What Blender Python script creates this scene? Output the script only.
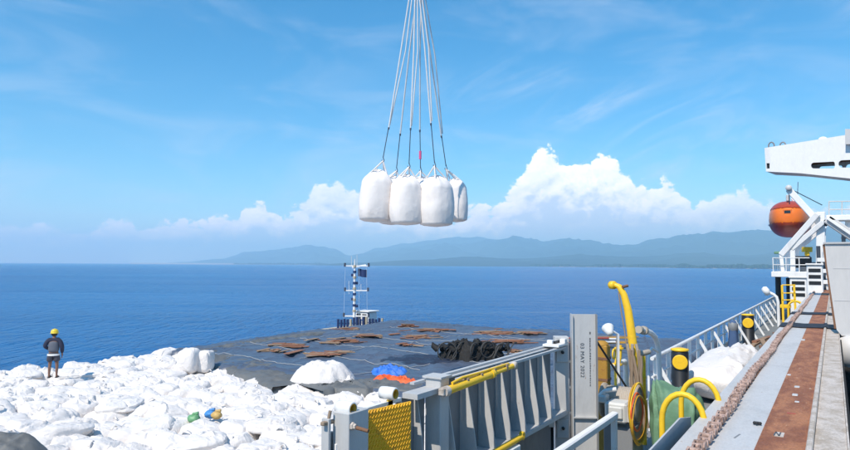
import bpy, bmesh, math, random
from mathutils import Vector, Matrix, Euler, noise as mn
from mathutils.geometry import tessellate_polygon

random.seed(7)
R = math.radians
scene = bpy.context.scene
for _o in list(bpy.data.objects):
    bpy.data.objects.remove(_o)
col = scene.collection

# ------------------------------------------------------------------ camera
EYE = 11.5                      # metres above the sea
YAW, PITCH, ROLL = R(32.5), R(3.523), R(0.30)
F = 640.0                       # focal length in units of an 850 wide frame
cam_d = bpy.data.cameras.new('camera')
cam_d.sensor_width = 36.0
cam_d.lens = 36.0 * F / 850.0
cam_d.clip_start, cam_d.clip_end = 0.1, 90000.0
cam = bpy.data.objects.new('camera', cam_d)
CAM_M = Matrix.Rotation(YAW, 3, 'Z') @ Matrix.Rotation(R(90) + PITCH, 3, 'X') @ Matrix.Rotation(ROLL, 3, 'Z')
cam.matrix_world = Matrix.Translation((0, 0, EYE)) @ CAM_M.to_4x4()
col.objects.link(cam)
scene.camera = cam

def ray(px, py):
    return (CAM_M @ Vector((px - 425.0, 225.0 - py, -F))).normalized()

def at(px, py, X=None, Y=None, Z=None, D=None):
    """world point on the ray of a photo pixel, at a given X, Y, Z plane or distance"""
    d = ray(px, py)
    if X is not None: t = X / d.x
    elif Y is not None: t = Y / d.y
    elif Z is not None: t = (Z - EYE) / d.z
    else: t = D
    return Vector((d.x * t, d.y * t, EYE + d.z * t))

# ------------------------------------------------------------------ sun and sky
SUN_EL = R(51)
SUN_H = Vector((-0.03, -1.0, 0)).normalized()
SUN_DIR = Vector((SUN_H.x * math.cos(SUN_EL), SUN_H.y * math.cos(SUN_EL), math.sin(SUN_EL)))
sd = bpy.data.lights.new('sun', 'SUN')
sd.energy = 4.3
sd.angle = R(0.53)
sd.color = (1.0, 0.935, 0.83)
sun = bpy.data.objects.new('sun', sd)
sun.rotation_euler = (-SUN_DIR).to_track_quat('-Z', 'Y').to_euler()
sun.location = (0, 0, 60)
col.objects.link(sun)

scene.view_settings.view_transform = 'Standard'
scene.view_settings.look = 'None'
scene.view_settings.exposure = 0.22
scene.view_settings.gamma = 1.0
scene.view_settings.use_curve_mapping = False
scene.render.engine = 'CYCLES'
scene.cycles.volume_bounces = 2
scene.cycles.max_bounces = 6
scene.cycles.use_denoising = True

class NT:
    """tiny helper to write node trees as expressions"""
    def __init__(self, tree):
        self.t = tree; self.n = tree.nodes; self.l = tree.links
    def put(self, sock, v):
        if isinstance(v, bpy.types.NodeSocket): self.l.new(v, sock)
        elif v is not None: sock.default_value = v
    def node(self, typ, ins=None, **props):
        nd = self.n.new(typ)
        for k, v in props.items(): setattr(nd, k, v)
        for k, v in (ins or {}).items(): self.put(nd.inputs[k], v)
        return nd
    def m(self, op, a, b=None, c=None, clamp=False):
        nd = self.n.new('ShaderNodeMath'); nd.operation = op; nd.use_clamp = clamp
        for i, v in enumerate((a, b, c)):
            if v is not None: self.put(nd.inputs[i], v)
        return nd.outputs[0]
    def v(self, op, a, b=None):
        nd = self.n.new('ShaderNodeVectorMath'); nd.operation = op
        self.put(nd.inputs[0], a)
        if b is not None: self.put(nd.inputs[1], b)
        return nd.outputs['Value'] if op in ('DOT_PRODUCT', 'LENGTH') else nd.outputs[0]
    def xyz(self, x, y, z=0.0):
        nd = self.n.new('ShaderNodeCombineXYZ')
        for i, q in enumerate((x, y, z)): self.put(nd.inputs[i], q)
        return nd.outputs[0]
    def ss(self, x, a, b, lo=0.0, hi=1.0):
        nd = self.n.new('ShaderNodeMapRange'); nd.interpolation_type = 'SMOOTHSTEP'
        for i, q in enumerate((x, a, b, lo, hi)): self.put(nd.inputs[i], q)
        return nd.outputs[0]
    def lin(self, x, a, b, lo=0.0, hi=1.0):
        nd = self.n.new('ShaderNodeMapRange')
        for i, q in enumerate((x, a, b, lo, hi)): self.put(nd.inputs[i], q)
        return nd.outputs[0]
    def mix(self, f, a, b, blend='MIX'):
        nd = self.n.new('ShaderNodeMix'); nd.data_type = 'RGBA'; nd.blend_type = blend
        self.put(nd.inputs[0], f); self.put(nd.inputs[6], a); self.put(nd.inputs[7], b)
        return nd.outputs[2]
    def noise(self, vec, scale, detail=4.0, rough=0.55, dist=0.0, dim='3D'):
        nd = self.n.new('ShaderNodeTexNoise'); nd.noise_dimensions = dim
        self.put(nd.inputs['Vector'], vec)
        nd.inputs['Scale'].default_value = scale; nd.inputs['Detail'].default_value = detail
        nd.inputs['Roughness'].default_value = rough; nd.inputs['Distortion'].default_value = dist
        return nd.outputs['Fac']
    def curve(self, x, pts, x0, x1, y1):
        """piecewise function through pts, via a Float Curve on a normalised axis"""
        nd = self.n.new('ShaderNodeFloatCurve')
        c = nd.mapping.curves[0]
        pts = sorted(pts)
        while len(c.points) < len(pts): c.points.new(0.5, 0.5)
        for p, (a, b) in zip(c.points, pts):
            p.location = ((a - x0) / (x1 - x0), b / y1); p.handle_type = 'AUTO_CLAMPED'
        nd.mapping.use_clip = False
        nd.mapping.update()
        self.put(nd.inputs['Value'], self.lin(x, x0, x1))
        return self.m('MULTIPLY', nd.outputs[0], y1)

def rgb(c): return (c[0], c[1], c[2], 1.0)

def build_world():
    w = bpy.data.worlds.new('World'); scene.world = w; w.use_nodes = True
    w.node_tree.nodes.clear()
    g = NT(w.node_tree)
    sky = g.node('ShaderNodeTexSky', sky_type='NISHITA', sun_disc=False, sun_elevation=SUN_EL,
                 sun_rotation=math.atan2(SUN_H.x, SUN_H.y), altitude=10.0,
                 air_density=1.0, dust_density=0.0, ozone_density=2.0)
    skyc = g.node('ShaderNodeHueSaturation', {'Color': sky.outputs[0], 'Hue': 0.488, 'Saturation': 1.4, 'Value': 1.10}).outputs[0]
    skyc = g.mix(1.0, skyc, rgb((0.80, 0.97, 1.02)), 'MULTIPLY')
    d = g.node('ShaderNodeTexCoord').outputs['Generated']
    d = g.v('NORMALIZE', d)
    fwd = (-math.sin(YAW), math.cos(YAW), 0); rgt = (math.cos(YAW), math.sin(YAW), 0)
    a = g.m('MULTIPLY', g.m('ARCTAN2', g.v('DOT_PRODUCT', d, rgt), g.v('DOT_PRODUCT', d, fwd)), 180 / math.pi)
    sx = g.node('ShaderNodeSeparateXYZ', {0: d})
    e = g.m('MULTIPLY', g.m('ARCSINE', sx.outputs[2]), 180 / math.pi)
    # --- cumulus belt along the horizon: height of the tops by bearing (degrees)
    tops = [(-60, 241), (0, 235), (60, 232), (120, 230), (150, 231), (178, 229), (195, 221), (225, 225), (262, 204), (285, 219), (305, 200), (330, 190),
            (352, 200), (385, 206), (430, 222), (470, 214), (500, 204), (528, 176), (550, 156), (566, 168), (590, 162), (618, 172),
            (640, 192), (664, 186), (690, 199), (715, 208), (745, 192), (768, 210), (800, 216), (860, 216), (930, 205)]
    def ae(px, py):
        v = ray(px, py)
        aa = math.degrees(math.atan2(v.dot(Vector(rgt)), v.dot(Vector(fwd))))
        return aa, math.degrees(math.asin(v.z))
    pts = [ae(*p) for p in tops]
    rr = random.Random(3)
    lo = pts[0][0]; hi = pts[-1][0]
    x = hi + 7
    while x < 180: pts.append((x, rr.uniform(2.5, 9))); x += rr.uniform(5, 9)
    x = lo - 7
    while x > -180: pts.append((x, rr.uniform(2.5, 8))); x -= rr.uniform(5, 9)
    pts += [(-180, 4.0), (180, 4.0)]
    top = g.curve(a, pts, -180, 180, 20.0)
    op = g.curve(a, [(-180, .75), (-60, .6), (-33, .72), (-25, .85), (-19, .92), (-12, .88), (-5, .85), (4, .95), (12, 1.0), (20, .95), (27, .8), (45, .7), (100, .8), (180, .75)], -180, 180, 1.0)
    P = g.xyz(a, g.m('MULTIPLY', e, 1.2), 0.0)
    warp = g.node('ShaderNodeTexNoise', {'Vector': P, 'Scale': 0.7, 'Detail': 2.0}, noise_dimensions='2D')
    Pw = g.v('ADD', P, g.v('MULTIPLY', g.v('SUBTRACT', warp.outputs['Color'], (.5, .5, .5)), (1.3, 1.3, 0)))
    def billow(vec):
        vo = g.node('ShaderNodeTexVoronoi', {'Vector': vec, 'Scale': 0.36, 'Detail': 3.0, 'Roughness': 0.46, 'Lacunarity': 2.3}, voronoi_dimensions='2D', feature='F1', normalize=True)
        dd = vo.outputs['Distance']
        return g.m('SUBTRACT', 1.0, g.m('MULTIPLY', dd, dd))       # round, puffy tops
    b0 = billow(Pw)
    b1 = billow(g.v('ADD', Pw, (-0.30, 0.55, 0.0)))
    f0 = g.noise(P, 0.75, 5.0, 0.6, dim='2D')
    fine = g.noise(P, 3.1, 3.0, 0.62, dim='2D')
    dens = g.m('ADD', g.m('SUBTRACT', top, e), g.m('MULTIPLY', g.m('SUBTRACT', b0, 0.80), 5.6))
    dens = g.m('ADD', dens, g.m('MULTIPLY', g.m('SUBTRACT', f0, 0.5), 1.8))
    dens = g.m('ADD', dens, g.m('MULTIPLY', g.m('SUBTRACT', fine, 0.5), 0.35))
    soft = g.ss(op, 0.4, 0.95, 1.1, 0.38)          # thin clouds have soft edges
    alpha = g.m('MULTIPLY', g.ss(dens, 0.0, soft), op)
    # streaky, broken lower part
    low = g.ss(g.m('ADD', e, g.m('MULTIPLY', g.m('SUBTRACT', g.noise(g.v('MULTIPLY', P, (0.35, 1.6, 1)), 0.9, 3.0, dim='2D'), 0.5), 3.2)), 0.6, 3.6, 0.55, 1.0)
    alpha = g.m('MULTIPLY', alpha, low)
    lit = g.m('ADD', g.m('MULTIPLY', g.m('SUBTRACT', b0, b1), 2.3), g.m('MULTIPLY', g.m('SUBTRACT', fine, 0.5), 0.4))
    rel = g.m('DIVIDE', e, g.m('MAXIMUM', top, 1.0))
    lit = g.m('ADD', lit, g.ss(g.m('ADD', rel, g.m('MULTIPLY', g.m('SUBTRACT', f0, 0.5), 0.8)), 0.44, 0.84, -0.1, 0.82), clamp=True)
    ccol = g.mix(lit, rgb((6.0, 7.0, 8.2)), rgb((11.6, 11.4, 11.0)))
    out = g.mix(alpha, skyc, ccol)
    # --- thin high cirrus streaks
    ang = R(24)
    ca, sa = math.cos(ang), math.sin(ang)
    u = g.m('ADD', g.m('MULTIPLY', a, ca), g.m('MULTIPLY', e, sa))
    vv = g.m('SUBTRACT', g.m('MULTIPLY', e, ca), g.m('MULTIPLY', a, sa))
    C = g.xyz(g.m('MULTIPLY', u, 0.22), vv, 0.0)
    c1 = g.noise(C, 0.30, 5.0, 0.62, 0.6, dim='2D')
    big = g.noise(g.xyz(g.m('ADD', a, 14.0), g.m('MULTIPLY', e, 1.8), 0.0), 0.036, 1.0, dim='2D')
    wide = g.noise(g.xyz(g.m('MULTIPLY', a, 0.35), g.m('ADD', e, 31.0), 0.0), 0.22, 4.0, 0.6, 0.4, dim='2D')
    right = g.ss(a, -6.0, 12.0, 0.04, 1.0)
    ci = g.m('MULTIPLY', g.ss(c1, 0.38, 0.88), g.m('MULTIPLY', g.ss(big, 0.34, 0.58), right))
    ci2 = g.m('MULTIPLY', g.ss(wide, 0.42, 0.80), g.m('MULTIPLY', g.ss(e, 4.0, 16.0, 0.50, 0.20), g.ss(a, -30.0, 8.0, 0.8, 1.0)))
    cia = g.m('MULTIPLY', g.m('ADD', g.m('MULTIPLY', ci, 0.50), ci2), g.ss(e, 0.0, 3.5))
    out = g.mix(cia, out, rgb((5.6, 6.3, 7.2)))
    bg = g.node('ShaderNodeBackground', {'Color': out, 'Strength': 0.13})
    wo = g.node('ShaderNodeOutputWorld', {'Surface': bg.outputs[0]})
build_world()
scene.world.cycles.sampling_method = 'MANUAL'
scene.world.cycles.sample_map_resolution = 256

# ------------------------------------------------------------------ materials
MATS = {}
def paint(name, c, rough=0.55, metal=0.0, var=0.12, scale=3.0, rust=0.0, rust_col=(0.16, 0.06, 0.025), bump=0.0, bscale=40.0,
          dirt=0.0, dirt_col=(0.08, 0.07, 0.06), spec=0.5, stretch=(1, 1, 1), sheen=0.0):
    """painted or raw surface with uneven tone, optional rust blooms, dirt and fine relief"""
    m = bpy.data.materials.new(name); m.use_nodes = True
    g = NT(m.node_tree)
    b = g.n['Principled BSDF']
    p = g.node('ShaderNodeNewGeometry').outputs['Position']
    if stretch != (1, 1, 1): p = g.v('MULTIPLY', p, stretch)
    n1 = g.noise(p, scale, 6.0, 0.6)
    n2 = g.noise(p, scale * 7.3, 5.0, 0.6)
    t = g.m('ADD', g.m('MULTIPLY', g.m('SUBTRACT', n1, 0.5), 2.0 * var), g.m('MULTIPLY', g.m('SUBTRACT', n2, 0.5), var))
    k = g.m('ADD', 1.0, t)
    colr = g.v('MULTIPLY', g.xyz(c[0], c[1], c[2]), g.xyz(k, k, k))
    rr = None
    if dirt > 0:
        n4 = g.noise(p, scale * 1.7, 8.0, 0.7)
        colr = g.mix(g.ss(n4, 0.62 - 0.25 * dirt, 0.80 - 0.15 * dirt, 0.0, min(1.0, 0.35 + 0.5 * dirt)), colr, rgb(dirt_col))
    if rust > 0:
        n3 = g.noise(p, scale * 2.6, 8.0, 0.72)
        rr = g.ss(n3, 0.70 - 0.25 * rust, 0.76 - 0.22 * rust)
        rc = g.mix(n2, rgb(rust_col), rgb((rust_col[0] * 1.9, rust_col[1] * 1.9, rust_col[2] * 1.7)))
        colr = g.mix(rr, colr, rc)
    g.put(b.inputs['Base Color'], colr)
    g.put(b.inputs['Roughness'], g.m('ADD', rough, g.m('MULTIPLY', g.m('SUBTRACT', n2, 0.5), 0.25), clamp=True))
    b.inputs['Metallic'].default_value = metal
    b.inputs['Specular IOR Level'].default_value = spec
    if sheen: b.inputs['Sheen Weight'].default_value = sheen
    if bump > 0:
        bn = g.noise(p, bscale, 5.0, 0.6)
        bp = g.node('ShaderNodeBump', {'Height': bn, 'Strength': min(1.0, bump), 'Distance': 0.02})
        g.put(b.inputs['Normal'], bp.outputs[0])
    MATS[name] = m
    return m

paint('ship_grey', (0.50, 0.50, 0.49), 0.5, var=0.10, scale=1.6, rust=0.10, bump=0.15, dirt=0.15, dirt_col=(0.22, 0.22, 0.22))
paint('ship_grey_dark', (0.23, 0.235, 0.24), 0.55, var=0.12, scale=1.8, rust=0.12, bump=0.15)
paint('coaming_grey', (0.42, 0.46, 0.50), 0.5, var=0.09, scale=2.2, rust=0.16, rust_col=(0.20, 0.10, 0.06), bump=0.2, dirt=0.25, dirt_col=(0.27, 0.24, 0.21))
paint('rust_track', (0.27, 0.105, 0.045), 0.85, var=0.38, scale=2.4, rust=0.35, rust_col=(0.11, 0.045, 0.022), bump=0.5, bscale=30, dirt=0.35, dirt_col=(0.38, 0.28, 0.20))
paint('inner_rail', (0.42, 0.37, 0.32), 0.8, var=0.16, scale=2.6, rust=0.22, rust_col=(0.22, 0.13, 0.08), bump=0.4, dirt=0.5, dirt_col=(0.22, 0.17, 0.13))
paint('rusty_steel', (0.22, 0.11, 0.06), 0.8, var=0.3, scale=4, rust=0.3, bump=0.4)
paint('chain_steel', (0.40, 0.27, 0.21), 0.65, var=0.25, scale=9, rust=0.30, rust_col=(0.17, 0.08, 0.05), bump=0.3)
paint('white_paint', (0.78, 0.78, 0.76), 0.4, var=0.05, scale=2.0, rust=0.06, bump=0.05)
paint('white_clean', (0.84, 0.825, 0.80), 0.4, var=0.05, scale=1.2, dirt=0.10, dirt_col=(0.45, 0.42, 0.38))
paint('hatch_grey', (0.60, 0.59, 0.57), 0.5, var=0.05, scale=0.9, rust=0.02, dirt=0.10, dirt_col=(0.36, 0.34, 0.32))
paint('yellow_paint', (0.92, 0.56, 0.02), 0.4, var=0.08, scale=4, rust=0.05, rust_col=(0.25, 0.1, 0.03))
paint('yellow_worn', (0.58, 0.30, 0.015), 0.55, var=0.18, scale=5, rust=0.2, rust_col=(0.25, 0.11, 0.03), bump=0.2)
paint('rust_yellow', (0.42, 0.22, 0.03), 0.7, var=0.25, scale=4, rust=0.35, rust_col=(0.22, 0.09, 0.03), bump=0.3)
paint('black_paint', (0.015, 0.016, 0.018), 0.45, var=0.2, scale=4)
paint('shadow_black', (0.012, 0.012, 0.02), 0.6, var=0.3, scale=6, bump=0.3)  # black standing in for cast shadow on the coaming
paint('hold_dark', (0.012, 0.011, 0.010), 0.8, var=0.3, scale=1.5, rust=0.1, rust_col=(0.03, 0.015, 0.01))  # the hold's shade is put into this near-black colour
paint('deck_paint', (0.19, 0.195, 0.185), 0.7, var=0.2, scale=1.2, rust=0.22, rust_col=(0.12, 0.06, 0.03), bump=0.3, dirt=0.3)
paint('hull_paint', (0.05, 0.06, 0.075), 0.5, var=0.15, scale=0.4, rust=0.15)
paint('bag_fabric', (0.80, 0.80, 0.795), 0.75, var=0.035, scale=1.3, bump=0.25, bscale=55, dirt=0.16, dirt_col=(0.56, 0.52, 0.48), sheen=0.1)
paint('hung_fabric', (0.82, 0.79, 0.765), 0.75, var=0.045, scale=1.6, bump=0.35, bscale=40, dirt=0.22, dirt_col=(0.60, 0.54, 0.48), sheen=0.1)
paint('tarp_grey', (0.085, 0.108, 0.155), 0.42, var=0.22, scale=0.5, bump=0.45, bscale=5.0, dirt=0.25, dirt_col=(0.17, 0.17, 0.16))
paint('tarp_edge', (0.135, 0.140, 0.140), 0.6, var=0.22, scale=1.2, bump=0.5, bscale=7.0, dirt=0.2, dirt_col=(0.2, 0.19, 0.17))
paint('tarp_dark', (0.028, 0.038, 0.065), 0.5, var=0.3, scale=1.2, bump=0.4, bscale=8)
paint('blue_cloth', (0.035, 0.17, 0.62), 0.6, var=0.15, scale=3, bump=0.3, bscale=14)
paint('denim_blue', (0.06, 0.11, 0.22), 0.8, var=0.2, scale=5, bump=0.3)
paint('orange_cloth', (0.85, 0.13, 0.03), 0.6, var=0.12, scale=3, bump=0.3, bscale=14)
paint('green_cloth', (0.145, 0.275, 0.165), 0.65, var=0.15, scale=3, bump=0.35, bscale=14, dirt=0.2, dirt_col=(0.25, 0.30, 0.22))
paint('wood_brown', (0.27, 0.120, 0.065), 0.85, var=0.3, scale=2.5, bump=0.3, stretch=(1, 1, 6))
paint('wood_tan', (0.32, 0.21, 0.13), 0.85, var=0.28, scale=2.5, bump=0.3)
paint('rope_pale', (0.80, 0.79, 0.77), 0.8, var=0.15, scale=12, bump=0.4, bscale=90)
paint('rope_grey', (0.36, 0.37, 0.38), 0.8, var=0.3, scale=3)
paint('rope_dark', (0.07, 0.085, 0.12), 0.6, var=0.3, scale=9)
paint('hose_tan', (0.30, 0.22, 0.155), 0.75, var=0.22, scale=6, bump=0.2)
paint('net_black', (0.008, 0.0075, 0.0075), 0.75, var=0.4, scale=5, bump=0.4)
paint('net_ring', (0.05, 0.048, 0.046), 0.7, var=0.3, scale=5)
paint('pink_tag', (0.75, 0.10, 0.25), 0.6)
paint('boat_orange', (0.86, 0.19, 0.02), 0.35, var=0.10, scale=1.2, dirt=0.12, dirt_col=(0.5, 0.12, 0.03))
paint('boat_red', (0.42, 0.055, 0.02), 0.4, var=0.12, scale=1.5)
paint('motor_white', (0.62, 0.61, 0.57), 0.5, var=0.10, scale=4, rust=0.12, dirt=0.2)
paint('drum_beige', (0.42, 0.36, 0.29), 0.7, var=0.2, scale=5, rust=0.15, bump=0.4)
paint('skin', (0.22, 0.11, 0.07), 0.6, var=0.08, scale=6)
paint('shirt_navy', (0.022, 0.026, 0.055), 0.8, var=0.2, scale=9)
paint('shirt_grey', (0.12, 0.13, 0.16), 0.85, var=0.2, scale=9)
paint('shorts_check', (0.060, 0.058, 0.075), 0.85, var=0.5, scale=14)
paint('helmet_yellow', (0.82, 0.58, 0.04), 0.35)
paint('hair_black', (0.01, 0.009, 0.008), 0.7)
paint('bag_green', (0.14, 0.34, 0.16), 0.5, var=0.3, scale=9)
paint('bag_blue', (0.06, 0.24, 0.55), 0.5, var=0.3, scale=9)
paint('bag_tan', (0.55, 0.36, 0.12), 0.6, var=0.25, scale=9)
paint('tug_navy', (0.025, 0.045, 0.13), 0.5, var=0.15, scale=2)
paint('tug_buff', (0.50, 0.42, 0.30), 0.6, var=0.15, scale=3, rust=0.1)
paint('letter_dark', (0.10, 0.105, 0.115), 0.6, var=0.3, scale=40)
paint('forest', (0.045, 0.075, 0.035), 0.9, var=0.35, scale=0.004)
paint('coast_trees', (0.040, 0.075, 0.026), 0.9, var=0.4, scale=0.05)
paint('sand', (0.42, 0.36, 0.27), 0.9, var=0.12, scale=0.02)
paint('glass_dark', (0.02, 0.03, 0.04), 0.1, var=0.1)

def fabric(name, c, wr=0.05, sc=1.0):
    """woven bag cloth with creases"""
    m = bpy.data.materials.new(name); m.use_nodes = True
    g = NT(m.node_tree); b = g.n['Principled BSDF']
    p = g.node('ShaderNodeNewGeometry').outputs['Position']
    d1 = g.noise(p, 1.4 * sc, 6.0, 0.65)
    colr = g.mix(g.ss(d1, 0.55, 0.78, 0.0, 0.55), rgb(c), rgb((c[0] * .74, c[1] * .70, c[2] * .66)))
    g.put(b.inputs['Base Color'], colr)
    b.inputs['Roughness'].default_value = 0.72; b.inputs['Specular IOR Level'].default_value = 0.3
    def ridge(scale, dist):
        n = g.noise(p, scale * sc, 2.0, 0.5, dist)
        return g.m('SUBTRACT', 1.0, g.m('MULTIPLY', g.m('ABSOLUTE', g.m('SUBTRACT', n, 0.5)), 4.0), clamp=True)
    r1 = g.m('POWER', ridge(1.9, 0.9), 3.0); r2 = g.m('POWER', ridge(4.6, 0.7), 2.5)
    h = g.m('ADD', r1, g.m('MULTIPLY', r2, 0.45))
    bp = g.node('ShaderNodeBump', {'Height': h, 'Strength': 1.0, 'Distance': wr})
    g.put(b.inputs['Normal'], bp.outputs[0])
    MATS[name] = m
fabric('bag_fabric', (0.75, 0.705, 0.67), 0.011, 1.0)
fabric('hung_fabric', (0.83, 0.775, 0.735), 0.003, 0.9)

def worn(name, a, b_, c, s1=(1, 1, 1), sc=3.0, t1=(0.42, 0.62), t2=(0.55, 0.72), rough=0.8, bump=0.5, grain=0.34):
    """three colours of wear mixed by uneven noise, for old steel"""
    m = bpy.data.materials.new(name); m.use_nodes = True
    g = NT(m.node_tree); bs = g.n['Principled BSDF']
    p = g.v('MULTIPLY', g.node('ShaderNodeNewGeometry').outputs['Position'], s1)
    n1 = g.noise(p, sc, 9.0, 0.68, 0.3); n2 = g.noise(p, sc * 3.7, 8.0, 0.7); n3 = g.noise(p, sc * 14, 5.0, 0.65)
    q = g.mix(g.ss(n1, *t1), rgb(a), rgb(b_))
    q = g.mix(g.ss(n2, *t2), q, rgb(c))
    k = g.lin(n3, 0.2, 0.8, 1 - grain, 1 + grain)
    g.put(bs.inputs['Base Color'], g.v('MULTIPLY', q, g.xyz(k, k, k)))
    g.put(bs.inputs['Roughness'], g.lin(n2, 0.3, 0.7, rough - .18, min(1, rough + .1)))
    h = g.m('ADD', g.m('MULTIPLY', n2, 0.6), g.m('MULTIPLY', n3, 0.5))
    bp = g.node('ShaderNodeBump', {'Height': h, 'Strength': bump, 'Distance': 0.012})
    g.put(bs.inputs['Normal'], bp.outputs[0])
    MATS[name] = m
worn('rust_track', (0.40, 0.165, 0.075), (0.25, 0.090, 0.042), (0.54, 0.41, 0.31), (1, .35, 1), 5.0, (0.40, 0.60), (0.60, 0.74))
worn('coaming_grey', (0.56, 0.545, 0.53), (0.48, 0.47, 0.455), (0.30, 0.20, 0.14), (1, .4, 1), 4.0, (0.45, 0.68), (0.635, 0.72), 0.55, 0.25, 0.12)
worn('inner_rail', (0.58, 0.51, 0.45), (0.42, 0.35, 0.28), (0.66, 0.61, 0.55), (1, .8, 1), 5.5, (0.40, 0.62), (0.58, 0.72), 0.8, 0.4)
worn('chain_steel', (0.47, 0.32, 0.26), (0.19, 0.11, 0.08), (0.57, 0.43, 0.36), (1, 1, 1), 12.0, (0.42, 0.62), (0.55, 0.7), 0.7, 0.4)

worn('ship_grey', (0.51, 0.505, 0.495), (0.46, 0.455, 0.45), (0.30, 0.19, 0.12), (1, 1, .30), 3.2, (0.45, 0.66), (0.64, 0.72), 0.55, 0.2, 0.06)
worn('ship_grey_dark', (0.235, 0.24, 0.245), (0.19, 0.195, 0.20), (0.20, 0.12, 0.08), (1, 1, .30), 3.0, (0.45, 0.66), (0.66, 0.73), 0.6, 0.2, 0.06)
worn('yellow_paint', (0.92, 0.56, 0.02), (0.82, 0.46, 0.02), (0.34, 0.17, 0.06), (1, 1, 1), 6.0, (0.48, 0.70), (0.68, 0.74), 0.5, 0.15, 0.06)
worn('white_paint', (0.80, 0.785, 0.76), (0.70, 0.68, 0.65), (0.42, 0.27, 0.17), (1, 1, .5), 3.5, (0.48, 0.70), (0.685, 0.74), 0.5, 0.15, 0.06)
worn('white_clean', (0.85, 0.83, 0.80), (0.76, 0.74, 0.71), (0.55, 0.45, 0.36), (1, 1, .35), 1.3, (0.48, 0.72), (0.70, 0.78), 0.5, 0.1, 0.06)
worn('hatch_grey', (0.61, 0.59, 0.57), (0.55, 0.535, 0.515), (0.45, 0.36, 0.28), (1, 1, .25), 1.1, (0.45, 0.70), (0.70, 0.78), 0.55, 0.1, 0.06)

def sea_material():
    m = bpy.data.materials.new('sea_water'); m.use_nodes = True
    g = NT(m.node_tree); b = g.n['Principled BSDF']
    p = g.node('ShaderNodeNewGeometry').outputs['Position']
    ps = g.v('MULTIPLY', p, (1.0, 0.62, 1.0))
    big = g.noise(p, 0.0045, 4.0, 0.55)
    colr = g.mix(g.ss(big, 0.35, 0.68), rgb((0.003, 0.095, 0.285)), rgb((0.006, 0.130, 0.345)))
    g.put(b.inputs['Base Color'], colr)
    b.inputs['Roughness'].default_value = 0.22
    b.inputs['IOR'].default_value = 1.333
    b.inputs['Specular IOR Level'].default_value = 0.16
    h1 = g.noise(ps, 0.16, 6.0, 0.62, 0.4)
    h2 = g.noise(ps, 0.9, 5.0, 0.65)
    gust = g.ss(g.noise(g.xyz(g.m('MULTIPLY', g.v('DOT_PRODUCT', p, (math.cos(YAW), math.sin(YAW), 0)), 0.16), g.v('DOT_PRODUCT', p, (-math.sin(YAW), math.cos(YAW), 0)), 0.0), 0.013, 4.0, 0.6), 0.34, 0.62, 0.60, 1.3)
    pr = g.xyz(g.v('DOT_PRODUCT', p, (math.cos(YAW), math.sin(YAW), 0)), g.m('MULTIPLY', g.v('DOT_PRODUCT', p, (-math.sin(YAW), math.cos(YAW), 0)), 0.30), 0.0)
    h3 = g.noise(pr, 0.55, 4.0, 0.6, 0.3)          # short wind chop
    h = g.m('MULTIPLY', g.m('ADD', g.m('ADD', g.m('MULTIPLY', h1, 1.4), g.m('MULTIPLY', h2, 0.5)), g.m('MULTIPLY', h3, 1.5)), gust)
    bp = g.node('ShaderNodeBump', {'Height': h, 'Strength': 1.0, 'Distance': 1.0})
    g.put(b.inputs['Normal'], bp.outputs[0])
    MATS['sea'] = m
sea_material()

def tread_material():
    m = bpy.data.materials.new('yellow_tread'); m.use_nodes = True
    g = NT(m.node_tree); b = g.n['Principled BSDF']
    p = g.node('ShaderNodeNewGeometry').outputs['Position']
    n = g.noise(p, 9.0, 6.0, 0.65)
    g.put(b.inputs['Base Color'], g.mix(g.ss(n, 0.52, 0.72), rgb((0.88, 0.46, 0.02)), rgb((0.55, 0.27, 0.03))))
    b.inputs['Roughness'].default_value = 0.5
    MATS['yellow_tread'] = m
tread_material()

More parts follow.
